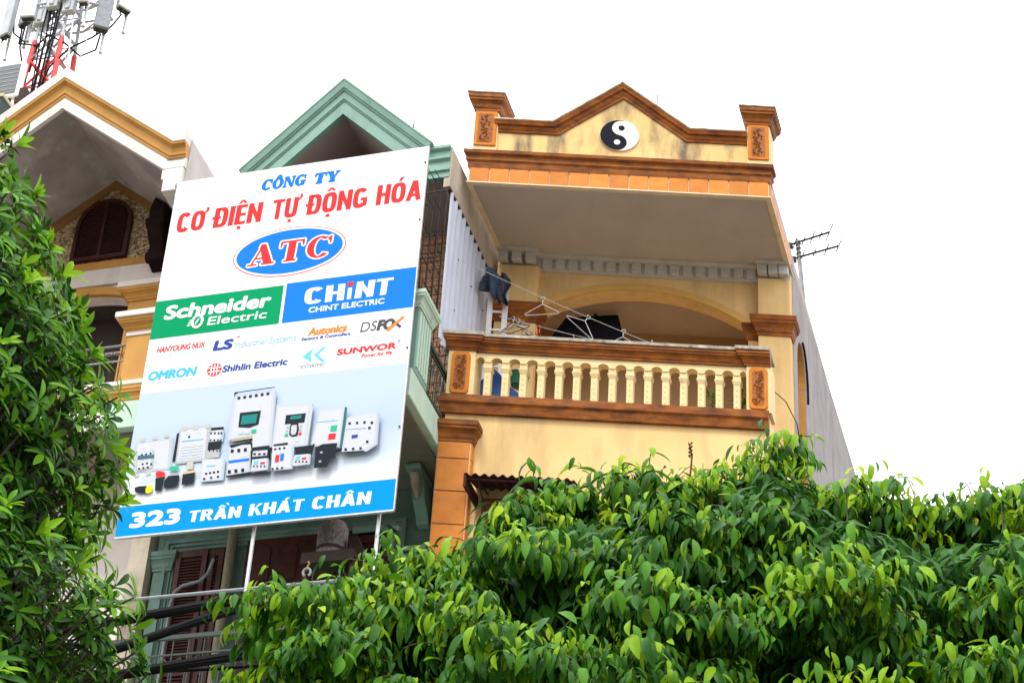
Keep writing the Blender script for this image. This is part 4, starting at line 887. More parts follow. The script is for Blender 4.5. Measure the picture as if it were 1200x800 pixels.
# fat slab-serif capitals drawn as polygons (unit height, given width)
def seg(a, b, t):
    d = (Vector(b) - Vector(a)).normalized(); n = Vector((-d.y, d.x)) * t / 2
    return [tuple(Vector(a) + n), tuple(Vector(b) + n), tuple(Vector(b) - n), tuple(Vector(a) - n)]
def bowl(w, a0, a1, tx=.27, ty=.085, n=26):
    P = []; cxx = w / 2
    outer = [(cxx + w / 2 * math.cos(R_(a0 + (a1 - a0) * i / n)), .5 + .52 * math.sin(R_(a0 + (a1 - a0) * i / n))) for i in range(n + 1)]
    inner = [(cxx + (w / 2 - tx) * math.cos(R_(a0 + (a1 - a0) * i / n)), .5 + (.52 - ty) * math.sin(R_(a0 + (a1 - a0) * i / n))) for i in range(n + 1)]
    return [[outer[i], outer[i + 1], inner[i + 1], inner[i]] for i in range(n)]
SLAB = {
 'A': (1.02, [[(.0, 0), (.36, 0), (.36, .08), (.0, .08)], [(.52, 0), (1.02, 0), (1.02, .08), (.52, .08)], [(.12, .08), (.20, .08), (.47, .80), (.43, .92)], [(.40, 1), (.58, 1), (.94, .08), (.60, .08), (.36, .84)], [(.26, .28), (.62, .28), (.60, .36), (.28, .36)]]),
 'T': (.92, [[(.22, 0), (.70, 0), (.70, .08), (.22, .08)], [(.31, .08), (.61, .08), (.61, .91), (.31, .91)], [(0, .91), (.92, .91), (.92, 1), (0, 1)], [(0, .70), (.05, .70), (.10, .91), (0, .91)], [(.87, .70), (.92, .70), (.92, .91), (.82, .91)]]),
 'C': (.95, bowl(.95, 52, 318) + [[(.84, .64), (.90, .64), (.90, 1.0), (.84, .96)], [(.74, .90), (.87, .66), (.88, .96), (.82, .98)]]),
 'O': (1.0, bowl(1.0, 0, 360)),
 'G': (1.02, bowl(.98, 52, 318) + [[(.86, .66), (.92, .66), (.92, 1.0), (.86, .96)], [(.66, .02), (.92, .02), (.92, .42), (.66, .42)], [(.56, .36), (1.02, .36), (1.02, .44), (.56, .44)]]),
 'N': (1.05, [[(0, 0), (.3, 0), (.3, .08), (0, .08)], [(.10, .08), (.18, .08), (.18, .92), (.10, .92)], [(0, .92), (.38, .92), (.38, 1), (0, 1)], [(.12, .92), (.38, .98), (.95, .0), (.76, 0)], [(.87, 0), (.95, 0), (.95, .92), (.87, .92)], [(.74, .92), (1.05, .92), (1.05, 1), (.74, 1)]]),
 'Y': (.98, [[(.26, 0), (.74, 0), (.74, .08), (.26, .08)], [(.35, .08), (.65, .08), (.65, .42), (.35, .42)], [(.35, .42), (.65, .42), (.38, .92), (.06, .92)], [(.56, .42), (.65, .42), (.88, .92), (.80, .92)], [(0, .92), (.44, .92), (.44, 1), (0, 1)], [(.68, .92), (.98, .92), (.98, 1), (.68, 1)]]),
 '^': (1.0, [[(.22, 1.07), (.36, 1.07), (.55, 1.30), (.42, 1.30)], [(.78, 1.07), (.64, 1.07), (.45, 1.30), (.58, 1.30)]]),
}
def slab(txt, x0, y0, x1, h, col, layer, shear=0, grow=0, gap=.06, y1=None, kx=None):
    w = 0; pos = []
    for ch in txt:
        if ch == ' ': w += .45; continue
        if ch == '^': pos.append((ch, w - SLAB['O'][0] - gap)); continue
        pos.append((ch, w)); w += SLAB[ch][0] + gap
    w -= gap; s = (x1 - x0) / (w + shear); y1 = y0 if y1 is None else y1
    sh = [(0, 0)] if not grow else [(grow * math.cos(R_(a)), grow * math.sin(R_(a))) for a in range(0, 360, 45)]
    items = []
    for ch, px in pos:
        for P in SLAB[ch][1]:
            for dx, dy in sh:
                items.append((col, [(x0 + (px + p[0] + shear * p[1]) * s + dx, y0 + p[1] * h + dy + (y1 - y0) * (px + p[0]) / w) for p in P]))
    mb = MB()
    for i, (c, P) in enumerate(items): mb.flat([pp(*p) for p in P], BW - .0015 * layer - .00003 * (i % 9))
    me = bpy.data.meshes.new('lettering'); base = WL[BB.name]; me.from_pydata([FG.W(*v) - base for v in mb.v], [], mb.f); me.materials.append(PM[col])
    return put('lettering', me, FG, None, BB)
# bold grotesque capitals built from polygons: unit height, stem ST
ST, BT = .215, .185
def _se(a, rx_, ry_, n_=2.9):
    c, s_ = math.cos(a), math.sin(a)
    return (rx_ * (abs(c) ** (2 / n_)) * (1 if c >= 0 else -1), ry_ * (abs(s_) ** (2 / n_)) * (1 if s_ >= 0 else -1))
def _ring(w, a0, a1, x0=0, y0=0, h=1, n=28):
    R1 = []; 
    for i in range(n + 1):
        a = R_(a0 + (a1 - a0) * i / n); o_ = _se(a, w / 2, h / 2); q = _se(a, w / 2 - ST, h / 2 - BT); R1.append(((x0 + w / 2 + o_[0], y0 + h / 2 + o_[1]), (x0 + w / 2 + q[0], y0 + h / 2 + q[1])))
    return [[R1[i][0], R1[i + 1][0], R1[i + 1][1], R1[i][1]] for i in range(n)]
def _r(a, b, c, d): return [(a, b), (c, b), (c, d), (a, d)]
_O = _ring(.60, 0, 360)
HV = {
 'O': (.60, _O), 'C': (.58, _ring(.58, 38, 322)), 'G': (.60, _ring(.58, 38, 322) + [_r(.32, .36, .60, .50), _r(.43, .08, .60, .40)]),
 'I': (.21, [_r(0, 0, .21, 1)]), 'H': (.58, [_r(0, 0, ST, 1), _r(.58 - ST, 0, .58, 1), _r(ST, .43, .58 - ST, .58)]),
 'N': (.60, [_r(0, 0, ST, 1), _r(.60 - ST, 0, .60, 1), [(0, 1), (.17, 1), (.60, 0), (.43, 0)]]),
 'T': (.54, [_r(0, .85, .54, 1), _r(.17, 0, .37, .85)]), 'E': (.46, [_r(0, 0, ST, 1), _r(ST, 0, .46, .15), _r(ST, .43, .43, .57), _r(ST, .85, .46, 1)]),
 'A': (.64, [[(0, 0), (.20, 0), (.43, 1), (.21, 1)], [(.44, 0), (.64, 0), (.43, 1), (.21, 1)], _r(.14, .2, .50, .34)]),
 'D': (.58, [_r(0, 0, ST, 1)] + _ring(.58, -90, 90)[:] + [_r(.1, 0, .30, .15), _r(.1, .85, .30, 1)]),
 'U': (.58, [_r(0, .3, ST, 1), _r(.58 - ST, .3, .58, 1)] + _ring(.58, 180, 360, 0, 0, .7)),
 'L': (.44, [_r(0, 0, ST, 1), _r(ST, 0, .44, .15)]),
 'K': (.60, [_r(0, 0, ST, 1), [(ST, .34), (.40, 1), (.60, 1), (ST, .50 if False else .54)], [(.22, .56), (.34, .66), (.62, 0), (.42, 0)]]),
 'R': (.59, [_r(0, 0, ST, 1), _r(.1, .86, .3, 1), _r(.1, .42, .32, .55)] + _ring(.56, -90, 90, 0, .42, .58) + [[(.26, .45), (.42, .45), (.60, 0), (.42, 0)]]),
 '2': (.56, _ring(.56, -10, 160, 0, .38, .62) + [_r(0, 0, .56, .15), [(0, .13), (.22, .13), (.56, .62), (.36, .60)]]),
 '3': (.56, _ring(.56, -90, 150, 0, .44, .56) + _ring(.56, -150, 90, 0, 0, .57)),
}
HV['Ơ'] = (.72, _O + [[(.50, .84), (.56, .80), (.72, .95), (.72, 1.12), (.60, 1.12), (.60, .98)]])
HV['Đ'] = (.64, [[(p[0] + .06, p[1]) for p in P] for P in HV['D'][1]] + [_r(-.02, .43, .34, .56)])
HV['Ự'] = (.74, HV['U'][1] + [[(.50, .80), (.58, .80), (.74, .97), (.74, 1.14), (.62, 1.14), (.62, .98)], _r(.21, -.24, .37, -.09)])
_hat = lambda x: [[(x - .20, 1.06), (x - .08, 1.06), (x + .06, 1.25), (x - .06, 1.25)], [(x + .20, 1.06), (x + .08, 1.06), (x - .06, 1.25), (x + .06, 1.25)]]
_dot = lambda x: [_r(x - .08, -.24, x + .08, -.09)]
_ac = lambda x, y=1.07: [[(x - .06, y), (x + .04, y), (x + .20, y + .2), (x + .03, y + .2)]]
HV['Ệ'] = (.46, HV['E'][1] + _hat(.23) + _dot(.23)); HV['Ộ'] = (.60, _O + _hat(.30) + _dot(.30)); HV['Ó'] = (.60, _O + _ac(.30))
HV['Á'] = (.64, HV['A'][1] + _ac(.34)); HV['Â'] = (.64, HV['A'][1] + _hat(.32)); HV['Ầ'] = (.64, HV['A'][1] + _hat(.32) + [[(.46, 1.40), (.60, 1.40), (.66, 1.22), (.58, 1.22)]])
def heavy(txt, x0, y0, x1, h, col, shear, layer, gap=.10):
    w = 0; items = []
    for ch in txt:
        for P in HV[ch][1]: items.append([(w + p[0] + shear * p[1], p[1]) for p in P])
        w += HV[ch][0] + gap
    s_ = (x1 - x0) / (w - gap + shear); mb = MB()
    for i, P in enumerate(items): mb.flat([pp(x0 + p[0] * s_, y0 + p[1] * h) for p in P], BW - .0015 * layer - .00002 * (i % 30))
    me = bpy.data.meshes.new('lettering'); base = WL[BB.name]; me.from_pydata([FG.W(*v) - base for v in mb.v], [], mb.f); me.materials.append(PM[col])
    return put('lettering', me, FG, None, BB)
slab('CO^NG', 1.235, 5.03, 1.86, .165, 'blue', 2, .14, .009, .10)
slab('TY', 1.96, 5.015, 2.32, .165, 'blue', 2, .14, .009, .08)
for w_, a, b in (('CƠ', .10, .535), ('ĐIỆN', .60, 1.30), ('TỰ', 1.43, 1.84), ('ĐỘNG', 1.90, 2.745), ('HÓA', 2.86, 3.475)):
    heavy(w_, a, 4.515, b, .32, 'red', .03, 2, .05)
def ell(x, y, rx_, ry_, n=56): return [(x + rx_ * math.cos(2 * math.pi * i / n), y + ry_ * math.sin(2 * math.pi * i / n)) for i in range(n)]
flats('oval_badge', [('red', ell(1.755, 3.962, .768, .385)), ('white', ell(1.755, 3.962, .755, .373)), ('blue', ell(1.755, 3.962, .725, .345))], 2)
for g_, c_, l_ in ((.022, 'white', 4), (0, 'red', 5)): slab('ATC', 1.20, 3.80, 2.345, .33, c_, l_, .05, g_, .14)
write('Schneider', .16, 3.135, 1.59, .195, 'white', .10, .06); write('Electric', .77, 2.96, 1.565, .12, 'white', .10, .02)
sw = []
for k in range(3): sw.append(('white', seg((.49 + .012 * k, 2.99 + k * .036), (.56 + .01 * k, 3.0 + k * .036), .018)))
sw.append(('white', seg((.60, 3.0), (.64, 3.08), .02)))
for k in range(14):
    a = R_(k * 360 / 14); b = R_((k + 1) * 360 / 14)
    sw.append(('white', [(.625 + .085 * math.cos(a), 3.04 + .11 * math.sin(a)), (.625 + .085 * math.cos(b), 3.04 + .11 * math.sin(b)), (.625 + .05 * math.cos(b), 3.04 + .075 * math.sin(b)), (.625 + .05 * math.cos(a), 3.04 + .075 * math.sin(a))]))
flats('swirl_logo', sw, 2)
heavy('CH', 2.05, 3.085, 2.58, .25, 'white', .0, 2, .07); heavy('NT', 2.72, 3.085, 3.215, .25, 'white', .03, 2, .05)
flats('lettering', [('white', rect(2.62, 3.088, 2.675, 3.26)), ('red', rect(2.615, 3.285, 2.685, 3.35))], 2)
write('CHINT ELECTRIC', 2.13, 2.955, 3.12, .076, 'white', 0, .04)
write('HANYOUNG NUX', .13, 2.628, .785, .082, 'red', .12, .03); write('TEMPERATURE SENSOR & CONTROL', .055, 2.553, .82, .022, 'sky', 0, 0)
write('LS', .912, 2.562, 1.155, .13, 'navy', .16, .09); flats('red_flick', [('red', [(1.17, 2.71), (1.25, 2.735), (1.24, 2.712)])], 2)
write('Industrial Systems', 1.19, 2.56, 2.01, .098, 'lblue', .15, .02)
write('Autonics', 2.165, 2.608, 2.665, .108, 'orange', .15, .06); write('Sensors & Controllers', 2.08, 2.542, 2.72, .044, 'navy', .15, .04)
write('DS', 2.845, 2.562, 3.06, .142, 'char', .15, .0); write('FO', 3.07, 2.562, 3.28, .138, 'char', .15, .08)
flats('x_mark', [('char', seg((3.24, 2.70), (3.37, 2.565), .035)), ('orange', seg((3.20, 2.535), (3.40, 2.72), .038))], 3)
write('OMRON', .08, 2.222, .72, .12, 'sky', .12, .07); write('Industrial Automation', .10, 2.165, .71, .03, 'sky', .1, 0)
flats('round_badge', [('red', ell(.965, 2.263, .098, .096, 32))] + [('white', rect(*r)) for r in ((.915, 2.185, .93, 2.34), (.955, 2.18, .97, 2.345), (.995, 2.185, 1.01, 2.34), (.88, 2.285, 1.05, 2.30), (.88, 2.228, 1.05, 2.243))], 2)
write('Shihlin Electric', 1.078, 2.213, 1.93, .09, 'navy', .10, .05)
flats('square_logo', [('lblue', rect(2.09, 2.165, 2.45, 2.43)), ('white', rect(2.098, 2.173, 2.442, 2.422)), ('cyan', [(2.12, 2.30), (2.26, 2.41), (2.235, 2.30), (2.26, 2.185)]), ('cyan', [(2.27, 2.30), (2.385, 2.41), (2.44, 2.41), (2.33, 2.30), (2.44, 2.185), (2.385, 2.185)])], 2)
write('KYORITSU', 2.12, 2.125, 2.44, .03, 'char', 0, 0)
write('SUNWOR', 2.58, 2.262, 3.33, .08, 'red', .08, .075); write('Power for life', 2.90, 2.182, 3.29, .05, 'red', .15, .03); write('®', 3.35, 2.34, 3.39, .04, 'char')
write('323', .185, .115, .80, .185, 'white', .04, .085); heavy('TRẦN', .925, .105, 1.60, .15, 'white', .04, 2, .075)
heavy('KHÁT', 1.695, .108, 2.39, .155, 'white', .04, 2, .075); heavy('CHÂN', 2.485, .108, 3.22, .165, 'white', .04, 2, .075)

# ================================================================== SMALL THINGS ON THE YELLOW BALCONY
def line_path(a, b, sag, n=14): return [tuple(Vector(a).lerp(Vector(b), i / n) - Vector((0, 0, sag * 4 * (i / n) * (1 - i / n)))) for i in range(n + 1)]
wa, wb = (-.30, .35, 18.87), (2.75, .35, 17.47)
solo('clothes_line', 'thin upper clothes wire slanting down across the yellow house balcony with wire hangers', 'clothes line', MB().tube(line_path((0, 0, 0), (3.05, 0, -1.40), .04), .0045, 4), MGLV, FR, wa)
solo('clothes_line', 'thin lower clothes wire hanging just over the yellow house balcony rail', 'clothes line', MB().tube(line_path((0, 0, 0), (2.0, .0, -.44), .02), .005, 4), MGLV, FR, (.45, .5, 17.99))
def hanger(wd=.42, hh=.13):
    m = MB(); r = .0055
    m.tube([(0, 0, 0), (.0, 0, -.05), (-wd / 2, 0, -.05 - hh), (-wd / 2 - .012, 0, -.065 - hh), (-wd / 2, 0, -.08 - hh), (wd / 2, 0, -.08 - hh), (wd / 2 + .012, 0, -.065 - hh), (wd / 2, 0, -.05 - hh), (0, 0, -.05)], r, 5)
    m.tube([(0, 0, 0), (.012, 0, .02), (.03, 0, .035), (.02, 0, .06), (0, 0, .065), (-.02, 0, .055), (-.022, 0, .04)], r, 5); return m
hm = None
def add_hanger(at, rz, label, m=None, ry=0):
    global hm
    if hm is None: hm = mesh_of('wire_hanger', hanger(), MGLV, FW, smooth=True)
    d = hm
    if m: d = hm.copy(); d.materials[0] = m
    o = put('wire_hanger', d, FR, at, None); o.rotation_euler = (0, ry, rz); o['label'] = label; o['category'] = 'clothes hanger'; o['group'] = 'wire hangers on the balcony clothes lines'
    return o
add_hanger((1.04, .35, 18.16), R_(-12), 'white wire hanger leftmost on the upper clothes wire, hanging straight')
add_hanger((1.62, .35, 17.92), R_(25), 'white wire hanger tilted to the right in front of the black panel', ry=R_(30))
add_hanger((2.09, .35, 17.72), R_(-8), 'white wire hanger right of the tilted one, low on the wire', ry=R_(3))
add_hanger((2.46, .35, 17.57), R_(85), 'white wire hanger furthest right on the wire, seen edge-on above the rail')
add_hanger((1.42, .5, 17.69), R_(80), 'white wire hanger with only its hook showing above the rail under the black panel')
add_hanger((.98, .5, 17.82), R_(75), 'red wire hanger seen edge-on beside the left pillar trim', MRED)
for k, (c_, m_) in enumerate((('black', MCAB), ('bare steel', MGLV), ('rusty brown', MIRN), ('pale grey', MTWG), ('red-brown', MBRN), ('dark grey', MSTL))):
    add_hanger((.60 + .028 * k, .5 + .01 * k, 17.94 - .006 * k), R_(-20 + 9 * k), c_ + ' wire hanger in the tangled bunch beside the ladder at the left', m_, ry=R_(-14 + 5 * k))
# ladder with cloth
ld = thing('ladder', 'pale aluminium ladder standing upright at the left end of the yellow house balcony', 'ladder', FR, (.2, 1.1, 16.42))
for u in (.10, .30): part('rail', B(u, u + .07, 1.08, 1.11, 16.42, 18.98), mat('aluminium', (.62, .60, .58), None, 5, .5) if u == .10 else bpy.data.materials['aluminium'], ld, FR, bevel=.004)
for k in range(8): part('rung', B(.17, .30, 1.085, 1.105, 16.7 + k * .29, 16.73 + k * .29), bpy.data.materials['aluminium'], ld, FR)
cl = MB(); nx, nz = 12, 12; rg = random.Random(4)
for i in range(nx + 1):
    for j in range(nz + 1):
        x = i / nx; y = j / nz
        cl.v.append((.06 + .24 * x + .03 * math.sin(y * 5 + x * 4) + rg.uniform(-.008, .008), 1.03 - .05 * math.sin(x * 12 + y * 2) - .07 * math.sin(y * 3.1), 19.06 - .36 * y + .06 * math.sin(x * 6) - (.10 if 4 < i < 8 and j > 9 else 0)))
for i in range(nx):
    for j in range(nz): a = i * (nz + 1) + j; cl.f.append((a, a + 1, a + nz + 2, a + nz + 1)); cl.m.append(0)
ct_ = thing('denim_cloth', 'crumpled dark blue denim trousers draped over the top of the ladder', 'clothes', FR, (.2, 1.05, 18.6))
cl_o = part('fabric', cl, MDNM, ct_, FR, smooth=True)
md = cl_o.modifiers.new('thick', 'SOLIDIFY'); md.thickness = .02
ck = MB(); 
for i in range(9):
    for j in range(9):
        x = i / 8; y = j / 8; ck.v.append((.27 + .13 * x + .03 * math.sin(y * 7), 1.0 + .05 * math.cos(x * 8 + y), 19.04 - .52 * y - .1 * x * (1 - y)))
for i in range(8):
    for j in range(8): a = i * 9 + j; ck.f.append((a, a + 1, a + 10, a + 9)); ck.m.append(0)
dk = thing('dark_garment', 'black garment hanging right of the denim on the ladder', 'clothes', FR, (.34, 1.02, 18.3))
co_ = part('fabric', ck, mat('dark_cloth', (.035, .04, .05), None, 9, .95), dk, FR, smooth=True); md = co_.modifiers.new('thick', 'SOLIDIFY'); md.thickness = .015
# black panel under the room ceiling
tvt = thing('black_panel', 'black flat television-like panel tilted under the room ceiling behind the balcony arch', 'television', FR, (1.1, 2.5, 18.8))
pn = MB(); pn.add([(.60, 2.30, 18.86), (1.62, 2.30, 18.92), (1.50, 2.42, 19.42), (.78, 2.42, 19.32), (.60, 2.42, 18.86), (1.62, 2.42, 18.92), (1.50, 2.52, 19.42), (.78, 2.52, 19.32)],
                  [(0, 1, 2, 3), (4, 7, 6, 5), (0, 4, 5, 1), (1, 5, 6, 2), (2, 6, 7, 3), (3, 7, 4, 0)])
part('casing', pn, MBLK, tvt, FR, bevel=.012); part('mount', MB().tube([(1.15, 2.48, 19.2), (1.15, 2.6, 19.5)], .03, 8), MIRN, tvt, FR)
# blue plastic cover, green pot, potted plant
bl = MB(); 
for i in range(13):
    for j in range(7):
        x = i / 12; y = j / 6; pk = max(0, 1 - abs(x - .42) / .6)
        bl.v.append((.12 + .86 * x, .34 + .35 * y, 16.42 + (.64 * pk ** .8) * (1 - .35 * y) + .02 * math.sin(x * 17 + y * 3)))
for i in range(12):
    for j in range(6): a = i * 7 + j; bl.f.append((a, a + 1, a + 8, a + 7)); bl.m.append(0)
for i in range(12): o_ = len(bl.v); a = i * 7; bl.v += [(bl.v[a][0], .33, 16.41), (bl.v[a + 7][0], .33, 16.41)]; bl.f.append((a, a + 7, o_ + 1, o_)); bl.m.append(0)
bt = thing('blue_cover', 'bright blue plastic cover heaped behind the left balusters of the yellow balcony', 'plastic cover', FR, (.5, .5, 16.41))
part('sheet', bl, MBLU, bt, FR, smooth=True)
gp_ = thing('green_pot', 'small dark green hanging pot seen between the third and fourth balusters', 'plant pot', FR, (.72, .62, 16.98))
part('pot', MB().lathe([(.06, 0), (.10, .02), (.12, .18), (.13, .2), (.11, .2)], (0, 0), 14), mat('green_plastic', (.02, .16, .07), None, 4, .5), gp_, FR, at=(.72, .62, 16.98), smooth=True)
part('hanger_wire', MB().tube([(.72, .62, 17.15), (.72, .62, 17.9)], .004, 4), MIRN, gp_, FR)
# ================================================================== TV AERIAL, DRUM, CABLES
an = thing('tv_antenna', 'double-boom television aerial on a thin mast above the grey side wall', 'antenna', FR, (3.75, 3.3, 20.2))
part('mast', MB().tube([(4.0, 3.3, 19.9), (3.90, 3.3, 21.52)], .034, 8), MSTL, an, FR, smooth=True)
for (ua, za, ub, zb, ns) in ((3.74, 21.39, 4.38, 21.685, 5), (3.79, 21.14, 4.51, 21.44, 4)):
    bm_ = part('boom', MB().tube([(ua, 3.28, za), (ub, 3.28, zb)], .016, 6).box(ua - .04, ua + .09, 3.24, 3.32, za - .03, za + .04), MIRN, an, FR)
    for k in range(ns + 1):
        t_ = k / ns; u = ua + (ub - ua) * t_; z = za + (zb - za) * t_; L_ = .14 + .07 * (k % 2) + (.08 if k == ns else 0)
        part('element', MB().tube([(u + .35 * L_, 3.28 - L_ * 1.2, z - L_ * .35), (u - .35 * L_, 3.28 + L_ * 1.2, z + L_ * .35)], .009, 5), MIRN, bm_, FR)
part('cable_coil', MB().tube([(3.92 + .035 * math.cos(k), 3.28 + .035 * math.sin(k), 21.2 + k * .013) for k in range(22)], .01, 5), MIRN, an, FR)

dr = thing('drum', 'mottled grey drum on a dark iron stand under the billboard, in front of the shutters', 'drum', FG, (-.88, -.45, 11.7))
part('body', MB().lathe([(.15, 13.72), (.178, 13.75), (.18, 14.14), (.15, 14.22), (.09, 14.25)], (-.88, -.45), 24), MCON, dr, FG, smooth=True)
part('lid_ring', MB().lathe([(.184, 13.84), (.187, 13.85), (.187, 13.87), (.184, 13.88)], (-.88, -.45), 24), MIRN, dr, FG)
part('valve', MB().tube([(-.83, -.65, 13.98), (-.83, -.62, 13.98)], .045, 10).tube([(-.83, -.67, 13.98), (-.83, -.65, 13.98)], .02, 8), MSTL, dr, FG)
part('platform', MB().box(-1.14, -.5, -.68, -.2, 13.66, 13.72).box(-1.14, -.5, -.70, -.68, 13.60, 13.74), MIRN, dr, FG)
for u in (-1.12, -.56):
    for w in (-.64, -.24): part('leg', B(u, u + .04, w, w + .04, 11.7, 13.66), MIRN, dr, FG)
part('side_plate', MB().prism([(-.66, 14.02), (-.56, 14.02), (-.40, 13.70), (-.42, 13.48), (-.62, 13.66)], -.5, -.42, 'w').box(-.5, -.15, -.46, -.43, 13.74, 13.79), MIRN, dr, FG)
part('motor', MB().tube([(-.82, -.42, 13.50), (-.60, -.42, 13.50)], .09, 12), MIRN, dr, FG)
hk = thing('shackle', 'small rusty hook and grey shackle hanging on a wire in front of the drum', 'hook', FG, (-1.0, -.8, 13.45))
part('hook', MB().tube([(-1.0, -.8, 13.56), (-.98, -.8, 13.53), (-1.0, -.8, 13.50), (-1.0, -.8, 13.45)], .012, 6), mat('rusty_hook', (.35, .18, .06), None, 9, .8), hk, FG)
part('shackle', MB().tube([(-1.0 + .045 * math.cos(R_(a)), -.8, 13.42 + .05 * math.sin(R_(a))) for a in range(-60, 241, 25)], .016, 6), MSTL, hk, FG)
part('wire', MB().tube([(-1.0, -.8, 13.37), (-1.0, -.86, 13.25)], .006, 4), MIRN, hk, FG)

cab = [([(-8, 7.2), (-3.6, 7.50), (-2.42, 7.80), (-1.65, 8.03), (-.75, 8.22), (.4, 8.35), (2, 8.3), (9, 7.9)], 12.5, .034, 'upper thick black cable bundle running from the left tree to the right tree'),
       ([(-8, 6.4), (-3.6, 7.10), (-2.3, 7.56), (-1.65, 7.93), (-1.1, 8.10), (0, 8.2), (2, 8.0), (9, 7.4)], 12.4, .030, 'middle thick black cable climbing steeply into the right tree'),
       ([(-8, 6.7), (-3.6, 7.22), (-2.3, 7.50), (-1.6, 7.70), (-.8, 7.86), (1, 7.9), (9, 7.3)], 12.6, .034, 'lowest thick black cable beneath the other two'),
       ([(-8, 7.3), (-3.6, 7.55), (-2.3, 7.62), (-1.6, 7.70), (-.6, 7.9), (1, 8.0), (9, 7.6)], 12.8, .013, 'thin black wire between the upper and lowest cables')]
for pts, y_, r, lb in cab:
    xs_ = np.linspace(-8, 9, 90); k_ = np.array([(xs_ * 0 + 1)])[0]
    zi = np.interp(xs_, [p[0] for p in pts], [p[1] for p in pts])
    for _ in range(6): zi[1:-1] = (zi[:-2] + 2 * zi[1:-1] + zi[2:]) / 4
    P = [Vector((float(a) + 8, 0, float(b) - pts[0][1])) for a, b in zip(xs_, zi)]
    m = MB(); m.tube(P, r, 8)
    if r > .02:
        for s_ in (1, -1): m.tube([p + Vector((0, .014 * s_, .020 * s_ + .007 * math.sin(i * .9 + s_))) for i, p in enumerate(P)], r * .5, 6)
    solo('power_cable', lb, 'cable', m, MCAB, FW, (-8, y_, pts[0][1]), group='street cables between the trees', smooth=True)

# ================================================================== TELECOM TOWER AND FLOODLIGHT
FT = Fr((FG.W(-10.95, 7.0, 0).x, FG.W(-10.95, 7.0, 0).y, 0), 18.3, 17.5)
tw_ = thing('telecom_tower', 'red and white lattice phone mast crowded with panel antennas and cables, top left', 'antenna mast', FT, (0, 0, 20.5))
def half(z): return .36 - (z - 28.0) * .035
for sx in (-1, 1):
    for sy in (-1, 1):
        part('leg', MB().tube([(sx * half(20.5), sy * half(20.5), 20.5), (sx * half(30.1), sy * half(30.1), 30.1)], .055, 6), MRED, tw_, FT)
        part('upper_leg', MB().tube([(sx * half(29.9), sy * half(29.9), 29.9), (sx * half(35), sy * half(35), 35)], .035, 6), MTWG, tw_, FT)
z = 20.6; k = 0
while z < 34.4:
    h0, h1 = half(z), half(z + .75); M_ = MRED if z < 29.6 else MTWG
    br = MB()
    for s_ in (-1, 1):
        br.tube([(-h0, s_ * h0, z), (h1, s_ * h1, z + .75)], .034, 4).tube([(h0, s_ * h0, z), (-h1, s_ * h1, z + .75)], .034, 4).tube([(-h1, s_ * h1, z + .75), (h1, s_ * h1, z + .75)], .02, 4)
        br.tube([(s_ * h0, -h0, z), (s_ * h1, h1, z + .75)], .02, 4).tube([(s_ * h1, -h1, z + .75), (s_ * h1, h1, z + .75)], .02, 4)
    part('brace', br, M_, tw_, FT); z += .75
def panel_ant(u, w, z, rot, wd=.26, hh=1.3, dp=.14, col=MTWG, pole=True, ped=True):
    g_ = part('panel_antenna', MB().box(-wd / 2, wd / 2, -dp / 2, dp / 2, -hh / 2, hh / 2), col, tw_, FT, at=(u, w, z), bevel=.02); g_.rotation_euler = (0, 0, R_(rot))
    part('end_cap', MB().box(-wd / 2 + .02, wd / 2 - .02, -dp / 2 + .02, dp / 2 - .02, -hh / 2 - .03, -hh / 2), MIRG, g_, FT, at=(u, w, z))
    for dx in (-.06, .06): part('connector', MB().tube([(dx, 0, -hh / 2 - .13), (dx, 0, -hh / 2 - .02)], .018, 6), MIRN, g_, FT, at=(u, w, z))
    if pole: part('mount_pole', MB().tube([(0, .16, -hh / 2 - .45), (0, .16, hh / 2 + .3)], .03, 7).tube([(0, .16, -hh / 2 - .47), (0, .16, -hh / 2 - .44)], .042, 7), MGLV, tw_, FT, at=(u, w, z))
panel_ant(-.72, -.15, 31.35, -30, .30, 1.2); panel_ant(-.48, -.42, 31.25, 8, .28, 1.25, col=MWHT)
panel_ant(.98, -.1, 31.0, 35, .30, 1.35, .18, MSTL); panel_ant(1.18, .25, 31.9, 60, .3, 1.6, .16, MWHT); panel_ant(.70, -.45, 31.3, 10, .2, 1.1, col=MWHT)
panel_ant(.28, -.5, 31.5, -5, .22, 1.0); panel_ant(-.9, .3, 32.3, -60, .26, 1.2); panel_ant(.12, -.45, 32.9, 0, .26, 1.1); panel_ant(-.98, -.3, 31.1, -20, .24, 1.5)
for z in (30.95, 31.55, 32.3):
    part('ring_mount', MB().tube([(-.8, -.1, z), (-.3, -.42, z), (.35, -.42, z), (.95, -.1, z), (.95, .3, z), (.2, .5, z), (-.5, .45, z)], .03, 6, close=True), MGLV, tw_, FT)
    part('ring_arm', MB().tube([(-.8, .2, z - .05), (.95, .2, z - .05)], .025, 6).tube([(.4, .2, z - .3), (.95, .1, z)], .02, 5).tube([(-.4, .2, z - .3), (-.8, .1, z)], .02, 5), MGLV, tw_, FT)
for (u, w, z) in ((.0, -.38, 31.0), (-.05, -.40, 31.7), (.35, -.35, 30.85), (-.25, -.3, 30.7)):
    part('radio_unit', MB().box(u - .12, u + .12, w - .08, w + .08, z - .2, z + .2).box(u - .05, u + .05, w - .11, w - .08, z - .15, z + .15), MTWG, tw_, FT, bevel=.015)
rg = random.Random(11)
for k in range(6):
    u = -.12 + k * .05; part('feeder_cable', MB().tube([(u + rg.uniform(-.02, .02), -.34 + rg.uniform(-.03, .03), z_) for z_ in np.linspace(21, 33, 14)], .016, 5), MCAB, tw_, FT)
